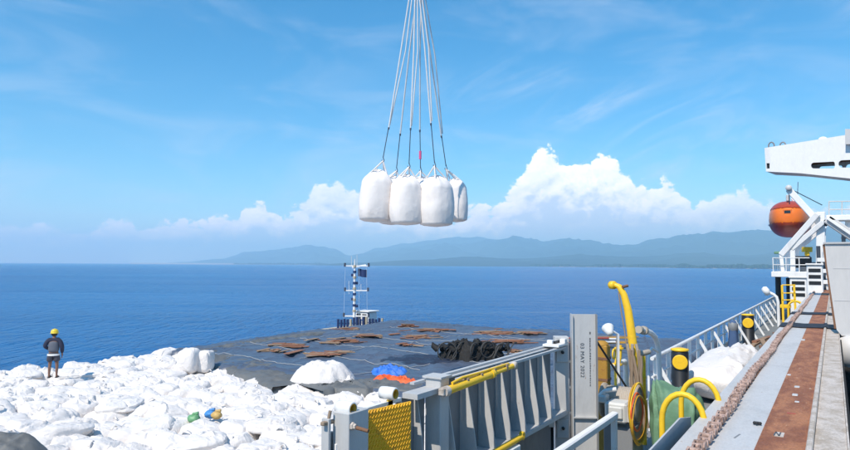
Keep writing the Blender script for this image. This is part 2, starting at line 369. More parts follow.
# ------------------------------------------------------------------ mesh builders
class MB:
    def __init__(self):
        self.v = []; self.f = []; self.s = []; self.mi = []
    def add(self, vs, fs, smooth=False, mat=0):
        o = len(self.v)
        self.v += [tuple(q) for q in vs]
        for q in fs:
            self.f.append(tuple(i + o for i in q)); self.s.append(smooth); self.mi.append(mat)
        return self
    def box(self, a, b, bev=0.0, M=None, mat=0):
        x0, x1 = sorted((a[0], b[0])); y0, y1 = sorted((a[1], b[1])); z0, z1 = sorted((a[2], b[2]))
        if bev <= 0:
            vs = [Vector((x, y, z)) for z in (z0, z1) for y in (y0, y1) for x in (x0, x1)]
            fs = [(0, 2, 3, 1), (4, 5, 7, 6), (0, 1, 5, 4), (2, 6, 7, 3), (0, 4, 6, 2), (1, 3, 7, 5)]
        else:
            bev = min(bev, (x1 - x0) * .45, (y1 - y0) * .45, (z1 - z0) * .45)
            vs = []; idx = {}
            for sx in (0, 1):
                for sy in (0, 1):
                    for sz in (0, 1):
                        c = Vector((x1 if sx else x0, y1 if sy else y0, z1 if sz else z0))
                        dx, dy, dz = (-bev if sx else bev), (-bev if sy else bev), (-bev if sz else bev)
                        for ax, off in (('x', (0, dy, dz)), ('y', (dx, 0, dz)), ('z', (dx, dy, 0))):
                            idx[(sx, sy, sz, ax)] = len(vs); vs.append(c + Vector(off))
            fs = []
            I = lambda a_, b_, c_, k: idx[(a_, b_, c_, k)]
            for s in (0, 1):
                q = [I(s, 0, 0, 'x'), I(s, 1, 0, 'x'), I(s, 1, 1, 'x'), I(s, 0, 1, 'x')]; fs.append(q if s else q[::-1])
                q = [I(0, s, 0, 'y'), I(0, s, 1, 'y'), I(1, s, 1, 'y'), I(1, s, 0, 'y')]; fs.append(q if s else q[::-1])
                q = [I(0, 0, s, 'z'), I(1, 0, s, 'z'), I(1, 1, s, 'z'), I(0, 1, s, 'z')]; fs.append(q if s else q[::-1])
            for s in (0, 1):
                for t in (0, 1):
                    q = [I(0, s, t, 'y'), I(1, s, t, 'y'), I(1, s, t, 'z'), I(0, s, t, 'z')]; fs.append(q if s != t else q[::-1])
                    q = [I(s, 0, t, 'x'), I(s, 0, t, 'z'), I(s, 1, t, 'z'), I(s, 1, t, 'x')]; fs.append(q if s == t else q[::-1])
                    q = [I(s, t, 0, 'x'), I(s, t, 0, 'y'), I(s, t, 1, 'y'), I(s, t, 1, 'x')]; fs.append(q if s != t else q[::-1])
            for sx in (0, 1):
                for sy in (0, 1):
                    for sz in (0, 1):
                        q = [I(sx, sy, sz, 'x'), I(sx, sy, sz, 'y'), I(sx, sy, sz, 'z')]
                        fs.append(q if (sx + sy + sz) % 2 else q[::-1])
        if M is not None: vs = [M @ q for q in vs]
        return self.add(vs, fs, False, mat)
    def bar(self, p, q, w, h, up=(0, 0, 1), bev=0.0):
        """box beam from p to q, w wide, h high"""
        p = Vector(p); q = Vector(q); z = q - p; L = z.length; z.normalize()
        x = Vector(up).cross(z)
        if x.length < 1e-4: x = Vector((1, 0, 0))
        x.normalize(); y = z.cross(x)
        M = Matrix.Translation(p) @ Matrix((x, y, z)).transposed().to_4x4()
        return self.box((-w / 2, -h / 2, 0), (w / 2, h / 2, L), bev, M)
    def tube(self, pts, r, n=8, closed=False, cap=True, smooth=True):
        pts = [Vector(p) for p in pts]; m = len(pts)
        rs = r if isinstance(r, (list, tuple)) else [r] * m
        vs = []; prev = None
        for i, p in enumerate(pts):
            if closed: t = pts[(i + 1) % m] - pts[i - 1]
            else: t = pts[min(i + 1, m - 1)] - pts[max(i - 1, 0)]
            t = t.normalized() if t.length > 1e-9 else Vector((0, 0, 1))
            if prev is None:
                u = Vector((0, 0, 1)) if abs(t.z) < 0.9 else Vector((1, 0, 0))
                x = u.cross(t).normalized()
            else:
                x = prev - t * prev.dot(t)
                x = x.normalized() if x.length > 1e-6 else Vector((1, 0, 0))
            prev = x; y = t.cross(x)
            for k in range(n):
                an = 2 * math.pi * k / n
                vs.append(p + (x * math.cos(an) + y * math.sin(an)) * rs[i])
        fs = []
        for i in range(m if closed else m - 1):
            j = (i + 1) % m
            for k in range(n):
                k2 = (k + 1) % n
                fs.append((i * n + k, i * n + k2, j * n + k2, j * n + k))
        self.add(vs, fs, smooth)
        if cap and not closed:
            self.add(vs[:n], [tuple(reversed(range(n)))], False)
            self.add(vs[-n:], [tuple(range(n))], False)
        return self
    def lathe(self, prof, M=None, n=16, smooth=True):
        """profile of (r, z) turned about local Z"""
        vs = []; fs = []; m = len(prof)
        for (r, z) in prof:
            for k in range(n):
                an = 2 * math.pi * k / n
                q = Vector((max(r, 1e-4) * math.cos(an), max(r, 1e-4) * math.sin(an), z))
                vs.append(M @ q if M else q)
        for i in range(m - 1):
            for k in range(n):
                k2 = (k + 1) % n
                fs.append((i * n + k, i * n + k2, (i + 1) * n + k2, (i + 1) * n + k))
        return self.add(vs, fs, smooth)
    def prism(self, loops, M, depth):
        """flat outline (first loop) with holes (others), in local XY, pushed along local Z"""
        tris = tessellate_polygon([[Vector((a, b, 0)) for a, b in lp] for lp in loops])
        flat = [q for lp in loops for q in lp]
        n = len(flat)
        vs = [M @ Vector((a, b, 0)) for a, b in flat] + [M @ Vector((a, b, depth)) for a, b in flat]
        fs = [tuple(t) for t in tris] + [tuple(i + n for i in reversed(t)) for t in tris]
        o = 0
        for lp in loops:
            k = len(lp)
            for i in range(k):
                j = (i + 1) % k
                fs.append((o + i, o + j, o + j + n, o + i + n))
            o += k
        return self.add(vs, fs)
    def build(self, name, mat, parent=None, fix=True):
        me = bpy.data.meshes.new(name)
        vs = self.v
        org = Vector((0, 0, 0))
        me.from_pydata(vs, [], self.f)
        mats = mat if isinstance(mat, (list, tuple)) else [mat]
        for q in mats: me.materials.append(MATS[q])
        me.polygons.foreach_set('use_smooth', self.s)
        me.polygons.foreach_set('material_index', self.mi)
        if fix:
            bm = bmesh.new(); bm.from_mesh(me)
            bmesh.ops.recalc_face_normals(bm, faces=bm.faces)
            bm.to_mesh(me); bm.free()
        me.update()
        return link(name, me, parent)

def link(name, me, parent=None):
    o = bpy.data.objects.new(name, me)
    col.objects.link(o)
    if parent is not None:
        o.parent = parent
        o.matrix_parent_inverse = parent.matrix_basis.inverted()
    return o

def tag(o, label=None, cat=None, group=None, kind=None):
    if label: o['label'] = label
    if cat: o['category'] = cat
    if group: o['group'] = group
    if kind: o['kind'] = kind
    return o

def thing(name, label, cat, loc=(0, 0, 0), group=None):
    e = bpy.data.objects.new(name, None)
    e.empty_display_size = 0.2
    e.location = loc
    col.objects.link(e)
    return tag(e, label, cat, group)

def part(parent, name, mat, fn):
    mb = MB(); fn(mb); return mb.build(name, mat, parent)

def rid(p, o=0.0): return mn.noise(Vector(p) + Vector((o, o * 1.7, -o)))
def fold(p, seed, sc=1.0):
    q = Vector(p) * sc + Vector((seed * 3.1, seed * 7.7, seed * 1.3))
    w = Vector((mn.noise(q * 0.8), mn.noise(q * 0.8 + Vector((9, 2, 4))), mn.noise(q * 0.8 + Vector((1, 8, 3)))))
    q = q + w * 0.7
    a = 1.0 - abs(mn.noise(q * 1.1)) * 2.0
    b = 1.0 - abs(mn.noise(q * 2.3 + Vector((5, 5, 5)))) * 2.0
    c = 1.0 - abs(mn.noise(q * 4.9 + Vector((2, 6, 1)))) * 2.0
    return 0.55 * a + 0.30 * b + 0.16 * c - 0.5

def heap(mb, c, rx, ry, h, seed, res=36, rot=0.0, amp=0.12, sc=2.2, power=2.2, skirt=0.05):
    """a crumpled cloth-covered mound that meets the surface it lies on"""
    vs = []; fs = []
    cr, sr = math.cos(rot), math.sin(rot)
    for j in range(res + 1):
        t = j / res
        for i in range(res * 2):
            an = math.pi * i / res
            rad = t * (1.0 + 0.20 * mn.noise(Vector((math.cos(an) * 1.4, math.sin(an) * 1.4, seed))) + 0.12 * t ** 4 * mn.noise(Vector((math.cos(an) * 4, math.sin(an) * 4, seed + 4))))
            x = math.cos(an) * rad * rx; y = math.sin(an) * rad * ry
            base = max(0.0, 1.0 - t ** power) ** 0.75
            lump = 0.30 * mn.noise(Vector((x * 1.3 / max(rx, .2), y * 1.3 / max(ry, .2), seed * 2.3)))
            lump += 0.16 * mn.noise(Vector((x * 3.2 / max(rx, .2), y * 3.2 / max(ry, .2), seed * 1.1 + 3)))
            z = h * base * (1 + lump) + amp * fold((x, y, 0), seed, sc) * (0.35 + 0.65 * min(1, base * 2)) * (1 - t ** 8)
            if j == res: z = -skirt
            else: z = max(z, 0.004)
            X = x * cr - y * sr; Y = x * sr + y * cr
            vs.append((c[0] + X, c[1] + Y, c[2] + z))
    n = res * 2
    for j in range(res):
        for i in range(n):
            k = (i + 1) % n
            fs.append((j * n + i, j * n + k, (j + 1) * n + k, (j + 1) * n + i))
    return mb.add(vs, fs, True)

def bag_mesh(seed, w=.52, d=.52, h=1.12, crumple=.085, nu=72, nv=44, strap=True, lean=0.0, sag=1.0):
    """a filled fabric bulk bag: boxy, slumped, with gathered folds and a tied neck"""
    rr = random.Random(seed * 13 + 5)
    mb = MB(); vs = []; fs = []
    e = rr.uniform(.42, .62); ez = rr.uniform(.34, .5)
    tx, ty = rr.uniform(-.10, .10), rr.uniform(-.10, .10)
    creases = []
    for q in range(10):
        a = rr.uniform(0, math.pi)
        creases.append((math.cos(a), math.sin(a), rr.uniform(-.3, .3), rr.uniform(-.8, .8), rr.choice((-1, -1, 1, 1, 1)) * rr.uniform(.35, 1.0), rr.uniform(.036, .08), rr.uniform(-.8, .8)))
    def crease(p):
        t = 0.0
        n = .16 * mn.noise(p * 1.6 + Vector((seed * 2.1, 0, 0)))
        for ca_, sa_, cz, o, amp, wd, mid in creases:
            u = p.x * ca_ + p.y * sa_ + p.z * cz - o + n
            along = -p.x * sa_ + p.y * ca_ - mid
            t += amp * math.exp(-(u / wd) ** 2) * math.exp(-(along / .75) ** 2)
        return t
    for j in range(nv + 1):
        ph = -math.pi / 2 + math.pi * j / nv
        cp, sp = math.cos(ph), math.sin(ph)
        for i in range(nu):
            a = 2 * math.pi * i / nu
            ca, sa = math.cos(a), math.sin(a)
            rxy = abs(cp) ** ez
            x = math.copysign(abs(ca) ** e, ca) * rxy; y = math.copysign(abs(sa) ** e, sa) * rxy
            z = math.copysign(abs(sp) ** .62, sp)
            up = (z + 1) / 2
            p = Vector((x, y, z))
            f1 = .62 * crease(p) + .55 * mn.noise(p * 1.5 + Vector((seed, 4, 0))); f2 = .7 * mn.noise(p * 4.2 + Vector((seed * 1.3, 9, 2)))
            bulge = 1 + .10 * mn.noise(p * .9 + Vector((seed, 0, 0)))
            X = x * w * bulge + (f1 * crumple * .9 + f2 * crumple * .3) * x
            Yv = y * d * bulge + (f1 * crumple * .9 + f2 * crumple * .3) * y
            Z = up * h
            if z > .1:
                k = min(1.0, (z - .1) / .9)
                Z += k * (f1 * crumple * 1.35 + f2 * crumple * .35) + k * (tx * x + ty * y) * sag
                Z -= k * .10 * sag * (x * x + y * y) * .5
            vs.append((X, Yv, max(Z, 0.0)))
    for j in range(nv):
        for i in range(nu):
            k = (i + 1) % nu
            fs.append((j * nu + i, j * nu + k, (j + 1) * nu + k, (j + 1) * nu + i))
    mb.add(vs, fs, True)
    if strap:
        # flat webbing loops lying limp on top
        for q in range(rr.choice((0, 1, 1, 2))):
            a = rr.uniform(0, 6.28); r0 = rr.uniform(.28, .44)
            c = Vector((math.cos(a) * r0, math.sin(a) * r0, h - .01))
            dr = rr.uniform(0, 6.28); L = rr.uniform(.14, .24)
            dv = Vector((math.cos(dr), math.sin(dr), 0)); sv = Vector((-dv.y, dv.x, 0)) * .03
            vv = []
            for k in range(7):
                pc = c + dv * L * (k / 6 - .5) + Vector((0, 0, .06 * math.sin(math.pi * k / 6) - .02))
                vv += [pc - sv, pc + sv, pc + sv + Vector((0, 0, .012)), pc - sv + Vector((0, 0, .012))]
            mb.add(vv, [(k * 4 + z, k * 4 + (z + 1) % 4, k * 4 + 4 + (z + 1) % 4, k * 4 + 4 + z) for k in range(6) for z in range(4)], True)
    return mb

# ================================================================== THE SETTING
# ---- sea
def sea():
    mb = MB(); n = 96
    rings = [0.0, 60, 200, 600, 1800, 5000, 12000]
    vs = [(0, 0, 0)]; fs = []
    for r in rings[1:]:
        for k in range(n):
            a = 2 * math.pi * k / n
            vs.append((r * math.cos(a), r * math.sin(a), 0))
    for k in range(n): fs.append((0, 1 + k, 1 + (k + 1) % n))
    for i in range(len(rings) - 2):
        for k in range(n):
            k2 = (k + 1) % n
            fs.append((1 + i * n + k, 1 + (i + 1) * n + k, 1 + (i + 1) * n + k2, 1 + i * n + k2))
    mb.add(vs, fs, True)
    tag(mb.build('sea', 'sea'), 'blue open sea with small waves out to the horizon', kind='structure')
sea()

# ---- coast: low shore, wooded plain and hazy mountain ranges
def interp(t, x):
    if x <= t[0][0]: return t[0][1]
    for (a, b), (c, d) in zip(t, t[1:]):
        if x <= c:
            k = (x - a) / (c - a); k = k * k * (3 - 2 * k)
            return b + (d - b) * k
    return t[-1][1]
def hor_at(px): return 264.4 + math.tan(ROLL) * (px - 425)
SHORE = [(150, 7500), (300, 6800), (380, 5900), (450, 5200), (600, 4000), (740, 3150), (850, 2750), (1000, 2400), (1400, 2200)]

def ground_dir(px):
    d = ray(px, hor_at(px)); d.z = 0
    return d.normalized()

def coast():
    mb = MB(); vs = []; fs = []
    xs = list(range(130, 1420, 12))
    ts = [0.0, 0.004, 0.02, 0.12, 0.4, 1.0]
    for px in xs:
        d = ground_dir(px); r0 = interp(SHORE, px)
        for t in ts:
            r = r0 + (16000 - r0) * t
            z = [-1.0, 1.6, 3.5, 8, 15, 10][ts.index(t)]
            vs.append((d.x * r, d.y * r, z))
    m = len(ts)
    for i in range(len(xs) - 1):
        for j in range(m - 1):
            fs.append((i * m + j, (i + 1) * m + j, (i + 1) * m + j + 1, i * m + j + 1))
    mb.add(vs, fs, True)
    tag(mb.build('coastal_plain', 'sand', fix=False), 'pale low shore below the mountains', kind='structure')

    def range_(name, prof, D0, depth, seed, label, rough=1.0):
        mb = MB(); vs = []; fs = []
        xs = [prof[0][0] + i * 3.0 for i in range(int((prof[-1][0] - prof[0][0]) / 3.0) + 1)]
        nt = 44
        for px in xs:
            d = ground_dir(px)
            hp = interp(prof, px)
            dist = interp([(250, D0 * 1.45), (430, D0 * 1.25), (640, D0 * 1.04), (760, D0)], px) if seed == 1.0 else D0
            cs = math.cos(math.atan((px - 425) / F))
            for j in range(nt + 1):
                t = j / nt
                r = dist + (t - 0.62) * depth
                H = hp / F * dist * cs
                env = min(1.0, t / 0.62) ** 1.35 if t < 0.62 else max(0.0, 1 - (t - 0.62) / 0.38)
                p = Vector((d.x * r / 620.0, d.y * r / 620.0, seed))
                rg = mn.ridged_multi_fractal(p * 0.9, 0.9, 2.1, 6, 1.0, 2.0) - 1.0
                n2 = mn.fractal(p * 2.4, 0.8, 2.0, 6)
                z = H * env * (1.0 + 0.55 * rough * rg * (1 - env ** 4) + 0.03 * rough * n2) + 0.30 * H * rg * env * (1 - env)
                vs.append((d.x * r, d.y * r, z - 2.0))
        m = nt + 1
        for i in range(len(xs) - 1):
            for j in range(nt):
                fs.append((i * m + j, (i + 1) * m + j, (i + 1) * m + j + 1, i * m + j + 1))
        mb.add(vs, fs, True)
        tag(mb.build(name, 'forest', fix=False), label, kind='structure')
    range_('mountain_range', [(150, 0), (185, 2), (220, 5), (250, 12), (275, 14), (292, 17), (305, 19.5), (320, 17.5), (334, 16), (348, 9), (362, 11), (385, 15), (405, 17), (430, 20), (460, 22),
                              (490, 25), (517, 28), (532, 26.5), (547, 24.5), (569, 27.5), (586, 25), (604, 22), (620, 20), (634, 21.5), (648, 25), (665, 27), (682, 30), (700, 32), (717, 35),
                              (735, 34), (752, 35), (772, 35), (800, 37), (830, 39), (870, 37), (930, 33), (1000, 30), (1100, 34), (1250, 28), (1400, 22)], 8600, 5200, 1.0, 'long hazy blue mountain range along the coast')
    range_('mountain_range', [(330, 0), (355, 10), (380, 17), (405, 22), (430, 25), (455, 28), (480, 28), (510, 26), (560, 22), (640, 18), (760, 20), (900, 20), (1050, 14)], 12500, 4500, 5.0,
           'fainter mountain ridge behind the main range', 0.7)
    range_('foothill_range', [(300, 0), (360, 3), (420, 6), (470, 9), (520, 8), (580, 12), (640, 10), (690, 14), (740, 12), (800, 17), (860, 14), (960, 12), (1100, 13), (1300, 10)], 5900, 2600, 9.0,
           'low wooded foothills in front of the range')
    # shore wood: thousands of far tree crowns reading as one dark line
    mb = MB(); rr = random.Random(5)
    for _ in range(5200):
        px = rr.uniform(235, 1150)
        d = ground_dir(px); r0 = interp(SHORE, px)
        r = r0 * (1.0 + rr.uniform(0.004, 0.11))
        gap = mn.noise(Vector((px * 0.035, 2.0, 0.0)))
        hgt = rr.uniform(11, 19) * (1 + 0.5 * mn.noise(Vector((px * 0.09, 0, 5)))) * (1.0 if gap > -0.25 else 0.6)
        w = rr.uniform(6, 14) * (r0 / 3000) ** 0.6
        c = Vector((d.x * r, d.y * r, 2.0))
        sdv = Vector((-d.y, d.x, 0))
        vs = [c - sdv * w, c + sdv * w, c + d * w, c - d * w,
              c - sdv * w * rr.uniform(.5, .9) + Vector((0, 0, hgt * .7)), c + sdv * w * rr.uniform(.5, .9) + Vector((0, 0, hgt * .72)),
              c + d * w * .7 + Vector((0, 0, hgt * .7)), c - d * w * .7 + Vector((0, 0, hgt * .7)), c + Vector((0, 0, hgt))]
        mb.add(vs, [(0, 3, 7, 4), (3, 1, 5, 7), (1, 2, 6, 5), (2, 0, 4, 6), (4, 7, 8), (7, 5, 8), (5, 6, 8), (6, 4, 8)], True)
    tag(mb.build('coastal_wood', 'coast_trees', fix=False), 'dark line of trees along the far shore', 'trees', kind='stuff')
coast()

def haze():
    mb = MB(); mb.box((-17000, -17000, -2.0), (17000, 17000, 640))
    m = bpy.data.materials.new('haze_air'); m.use_nodes = True
    g = NT(m.node_tree); g.n.remove(g.n['Principled BSDF'])
    pv = g.node('ShaderNodeVolumePrincipled', {'Color': rgb((0.44, 0.76, 1.0)), 'Absorption Color': rgb((0.16, 0.16, 0.16)), 'Density': 0.00018, 'Anisotropy': 0.0})
    g.l.new(pv.outputs[0], g.n['Material Output'].inputs['Volume'])
    MATS['haze_air'] = m
    tag(mb.build('haze', 'haze_air'), 'pale blue sea haze', kind='stuff')
haze()

# ================================================================== THE SHIP WE STAND ON
DECK, COAM = 8.3, 10.2
def ship():
    mb = MB(); mb.box((-3.75, -12, DECK - 0.06), (-0.19, 62, DECK))
    tag(mb.build('ship_deck', 'deck_paint'), 'dark worn walkway deck of the ship', kind='structure')
    mb = MB(); mb.box((-3.78, -14, -3), (-3.70, 64, DECK - 0.07)); mb.box((-3.78, 64, -3), (22, 64.1, DECK - 0.07))
    tag(mb.build('ship_hull', 'hull_paint'), 'dark side plating of the ship', kind='structure')
    # cargo hold under the open hatch
    mb = MB()
    mb.box((0.095, -12, 0.0), (17.5, 40, 0.1)); mb.box((17.5, -12, 0.0), (17.7, 40, COAM - 0.06)); mb.box((0.095, 40, 0.0), (17.5, 40.2, COAM - 0.06))
    mb.box((0.092, -12.2, 0.0), (17.5, -12, COAM - 0.06)); mb.box((0.065, -12, 0.0), (0.092, 40, COAM - 0.10))
    tag(mb.build('cargo_hold', 'hold_dark'), 'black open cargo hold beside the coaming', kind='structure')
    # hatch coaming
    c = thing('hatch_coaming', 'long grey hatch coaming with rusty track running away from the viewer', 'coaming', (-0.45, 10, DECK))
    Y0, Y1 = -3.0, 58.0
    def plate(m):
        m.box((-1.01, Y0, COAM - 0.03), (-0.512, Y1, COAM)); m.box((-1.01, Y0, COAM - 0.16), (-0.995, Y1, COAM - 0.031))
    part(c, 'top_plate', 'coaming_grey', plate)
    part(c, 'wheel_track', 'rust_track', lambda m: m.box((-0.509, Y0, COAM - 0.05), (-0.203, Y1, COAM + 0.008)))
    part(c, 'edge_bar', 'inner_rail', lambda m: m.box((-0.200, Y0, COAM - 0.05), (-0.158, Y1, COAM + 0.038), 0.008))
    part(c, 'inner_plate', 'inner_rail', lambda m: m.box((-0.155, Y0, COAM - 0.06), (0.048, Y1, COAM + 0.002)))
    part(c, 'inner_lip', 'inner_rail', lambda m: m.box((0.050, Y0, COAM - 0.12), (0.063, Y1, COAM + 0.016)))
    part(c, 'web', 'ship_grey', lambda m: m.box((-0.36, Y0, DECK), (-0.34, Y1, COAM - 0.051)))
    y = -2.0
    while y < 57:
        part(c, 'stay', 'ship_grey', lambda m: m.prism([[(-0.95, COAM - 0.17), (-0.362, COAM - 0.17), (-0.362, DECK + 0.004), (-0.55, DECK + 0.004)]], Matrix.Translation((0, y, 0)) @ Matrix.Rotation(R(90), 4, 'X'), 0.014))
        y += 1.4
    # scuffs, weld lumps and clips on the track
    rr = random.Random(4)
    for px, py, w, l in ((797, 387, .05, .09), (795, 395, .05, .10), (797, 402, .04, .05), (803, 340, .06, .2), (789, 375, .04, .08)):
        p = at(px, py, Z=COAM + .01)
        part(c, 'weld_patch', 'coaming_grey', lambda m: m.box((p.x - w / 2, p.y - l / 2, COAM + .006), (p.x + w / 2, p.y + l / 2, COAM + .017), .006))
    p = at(757, 424, Z=COAM + .01)
    part(c, 'clip', 'black_paint', lambda m: (m.box((p.x - .03, p.y - .012, COAM + .005), (p.x + .035, p.y + .012, COAM + .03), .006), m.box((p.x - .008, p.y - .03, COAM + .008), (p.x + .008, p.y + .03, COAM + .026), .004)))
    p = at(779, 434, Z=COAM + .012)
    part(c, 'stencil_patch', 'inner_rail', lambda m: m.box((p.x - .028, p.y - .075, COAM + .006), (p.x + .034, p.y + .075, COAM + .0105)))
    def nmark(m):
        z = COAM + .0125
        for a, b in (((-.030, -.06), (-.024, .06)), ((-.024, .06), (.004, -.06)), ((.004, -.06), (.008, .06))):
            m.bar((p.x + a[0], p.y + a[1], z), (p.x + b[0], p.y + b[1], z), .010, .003)
    part(c, 'painted_mark', 'letter_dark', nmark)
    p = at(791, 413, Z=COAM + .01)
    part(c, 'red_scrape', 'boat_red', lambda m: m.box((p.x - .03, p.y - .02, COAM + .006), (p.x + .035, p.y + .01, COAM + .0105)))
    p = at(737, 436, Z=COAM)
    part(c, 'scrape', 'ship_grey_dark', lambda m: m.bar((p.x - .01, p.y - .08, COAM + .001), (p.x + .012, p.y + .07, COAM + .001), .012, .003))
    # drag chain lying on the coaming
    ch = thing('drag_chain', 'heavy rusty pink chain lying along the grey coaming', 'chain', (-0.836, 4, COAM))
    PITCH_ = .108
    def link_mesh(off):
        """one pitch of roller chain: two waisted side plates and a roller"""
        m = MB(); pts = []
        for k in range(20):
            a = 2 * math.pi * k / 20
            r = .030 + .034 * abs(math.cos(a)) ** 1.5
            pts.append((r * math.cos(a) * 1.02, .030 * math.sin(a) * (1 - .28 * (1 - abs(math.cos(a))) ** 2)))
        for sx in (-1, 1):
            M = Matrix(((0, 0, 1, sx * off - .007), (1, 0, 0, 0), (0, 1, 0, 0), (0, 0, 0, 1)))
            m.prism([pts], M, .014)
        m.tube([(-off - .012, .054, 0), (off + .012, .054, 0)], .024, 10)
        return m
    lo_ = link_mesh(.036).build('link', 'chain_steel', ch); li_ = link_mesh(.020).build('link', 'chain_steel', ch)
    rest = MB()
    y = 3.3; i = 0
    while y < 40:
        wob = .012 * math.sin(y * 1.3) + .006 * math.sin(y * 4.1)
        M = Matrix.Translation((-0.836 + wob, y, COAM + .040 + .003 * math.sin(i * 2.3))) @ Matrix.Rotation(-.012 * math.cos(y * 1.3) + rr.uniform(-.03, .03), 4, 'Z') @ Matrix.Rotation(rr.uniform(-.10, .10), 4, 'Y')
        src = lo_ if i % 2 else li_
        if i < 150:
            o = src if i < 2 else link('link', src.data, ch)
            o.matrix_parent_inverse = ch.matrix_basis.inverted()
            o.matrix_basis = M
        else:
            rest.add([M @ v.co for v in src.data.vertices], [tuple(q.vertices) for q in src.data.polygons], False)
        y += PITCH_; i += 1
    r = rest.build('far_links', 'chain_steel', ch, fix=False); tag(r, kind='stuff')
    part(ch, 'bed_plate', 'rusty_steel', lambda m: m.box((-.872, Y0, COAM + .001), (-.798, 40, COAM + .006)))
    # two cast-shadow bands across the coaming, modelled as thin black sheets
    for k, (yy, w, lab) in enumerate(((16.3, 1.1, 'wide shadow band modelled as a black sheet across the coaming, the nearer of two'), (20.6, .9, 'narrow shadow band modelled as a black sheet across the coaming, the farther of two'))):
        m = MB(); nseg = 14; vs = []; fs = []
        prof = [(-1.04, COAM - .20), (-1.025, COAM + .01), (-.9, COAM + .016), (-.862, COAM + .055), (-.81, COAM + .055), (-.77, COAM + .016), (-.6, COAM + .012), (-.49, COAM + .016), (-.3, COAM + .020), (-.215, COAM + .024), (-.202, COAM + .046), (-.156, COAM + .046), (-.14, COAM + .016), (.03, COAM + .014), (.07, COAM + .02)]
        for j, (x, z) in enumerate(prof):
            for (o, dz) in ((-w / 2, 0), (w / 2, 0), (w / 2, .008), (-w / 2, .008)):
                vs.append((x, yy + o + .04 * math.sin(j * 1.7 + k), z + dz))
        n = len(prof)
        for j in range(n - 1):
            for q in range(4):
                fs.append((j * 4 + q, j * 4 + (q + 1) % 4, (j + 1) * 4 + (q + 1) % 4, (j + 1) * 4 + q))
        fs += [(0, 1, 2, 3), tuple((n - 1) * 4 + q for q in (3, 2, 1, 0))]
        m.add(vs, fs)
        tag(m.build('shadow_band', 'shadow_black'), lab, 'mat', 'modelled shadow bands on the coaming')  # no real mats: black sheets standing in for cast shadow
ship()

# ---- folded hatch cover standing across the hold
def hatch_cover():
    Yp = 14.8
    t = thing('hatch_cover', 'large pale grey hatch cover panel standing upright over the hold', 'hatch cover', (4, Yp, COAM))
    zt = at(826, 244, Y=Yp).z
    M = Matrix.Translation((0, Yp + .5, 0)) @ Matrix.Rotation(R(90), 4, 'X')
    xl = at(825, 246, Y=Yp).x
    part(t, 'panel', 'hatch_grey', lambda m: m.prism([[(0.10, COAM - .03), (16.5, COAM - .03), (16.5, zt), (xl, zt), (xl + .02, zt - .4), (0.02, COAM + .08)]], M, .5))
    part(t, 'top_flange', 'ship_grey', lambda m: m.box((xl - .03, Yp - .035, zt + .001), (16.5, Yp + .53, zt + .035)))
    part(t, 'edge_trim', 'rusty_steel', lambda m: m.bar((xl - .022, Yp + .02, zt - .01), (-.0, Yp + .02, COAM + .10), .03, .04))
    for k in range(1, 5, 2):
        part(t, 'seam', 'hatch_grey', lambda m: m.box((xl + .12, Yp - .006, COAM + .33 + k * .31), (16.4, Yp - .001, COAM + .334 + k * .31)))
    c = at(851, 352, Y=Yp - .05)
    part(t, 'wheel_bracket', 'hatch_grey', lambda m: m.lathe([(0, 0), (.30, 0), (.30, .1), (0, .1)], Matrix.Translation(c) @ Matrix.Rotation(R(-90), 4, 'X'), 24))
    part(t, 'hinge_web', 'ship_grey_dark', lambda m: m.box((.13, Yp + .06, COAM - .32), (3.0, Yp + .4, COAM - .031)))
hatch_cover()

# ---- ship side railing
XR = -3.4
def railing():
    zt = EYE - 2.03
    t = thing('ship_railing', 'long white ship-side railing with sloping stays', 'railing', (XR, 15, DECK))
    Y0, Y1 = 14.6, 50.0
    part(t, 'top_rail', 'white_paint', lambda m: m.tube([(XR, Y0, zt), (XR, Y1, zt)], .044, 8))
    for z in (zt - .40, zt - .78):
        part(t, 'mid_rail', 'white_paint', lambda m: m.tube([(XR, Y0, z), (XR, Y1, z)], .028, 8))
    y = Y0 + .3; k = 0
    while y <= Y1:
        part(t, 'post', 'white_paint', lambda m: m.bar((XR, y, DECK), (XR, y, zt - .02), .085, .05))
        if k % 2 == 0:
            part(t, 'stay', 'white_paint', lambda m: m.bar((XR + .04, y, zt - .12), (XR + .62, y, DECK + .01), .08, .04, (0, 1, 0)))
        y += 1.33; k += 1
    part(t, 'kerb', 'ship_grey', lambda m: m.box((XR - .30, -8, DECK + .002), (XR - .27, Y1, DECK + .15)))
railing()

# ---- bollards with yellow discs
def bollard(px, py, rpx, X, label, scale=1.0):
    c = at(px, py, X=X)
    t = thing('fairlead_post', label, 'post', (c.x, c.y, DECK), 'black posts with yellow discs along the railing')
    r = .27 * scale
    top = c.z + .34 * scale
    part(t, 'body', 'black_paint', lambda m: m.lathe([(0, DECK), (r * 1.15, DECK), (r * 1.15, DECK + .05), (r, DECK + .08), (r, top - .04), (r * .9, top - .005)], Matrix.Translation((c.x, c.y, 0)), 24))
    part(t, 'lid', 'yellow_paint', lambda m: m.lathe([(r * .9, top - .006), (r * 1.04, top), (r * 1.04, top + .04), (r * .5, top + .06), (0, top + .06)], Matrix.Translation((c.x, c.y, 0)), 24))
    d = Vector((-c.x, -c.y, 0)).normalized()
    q = d.to_track_quat('Z', 'Y').to_matrix().to_4x4()
    part(t, 'disc', 'yellow_paint', lambda m: m.lathe([(0, 0), (.235 * scale, 0), (.235 * scale, .05), (.215 * scale, .056), (0, .056)], Matrix.Translation(c + d * (r - .02)) @ q, 28, False))
bollard(680, 361, 8, -2.95, 'black post with large yellow disc, nearest along the railing', .68)
bollard(748, 322.5, 5, -2.95, 'small distant black post with yellow disc beyond the white heap', .84)

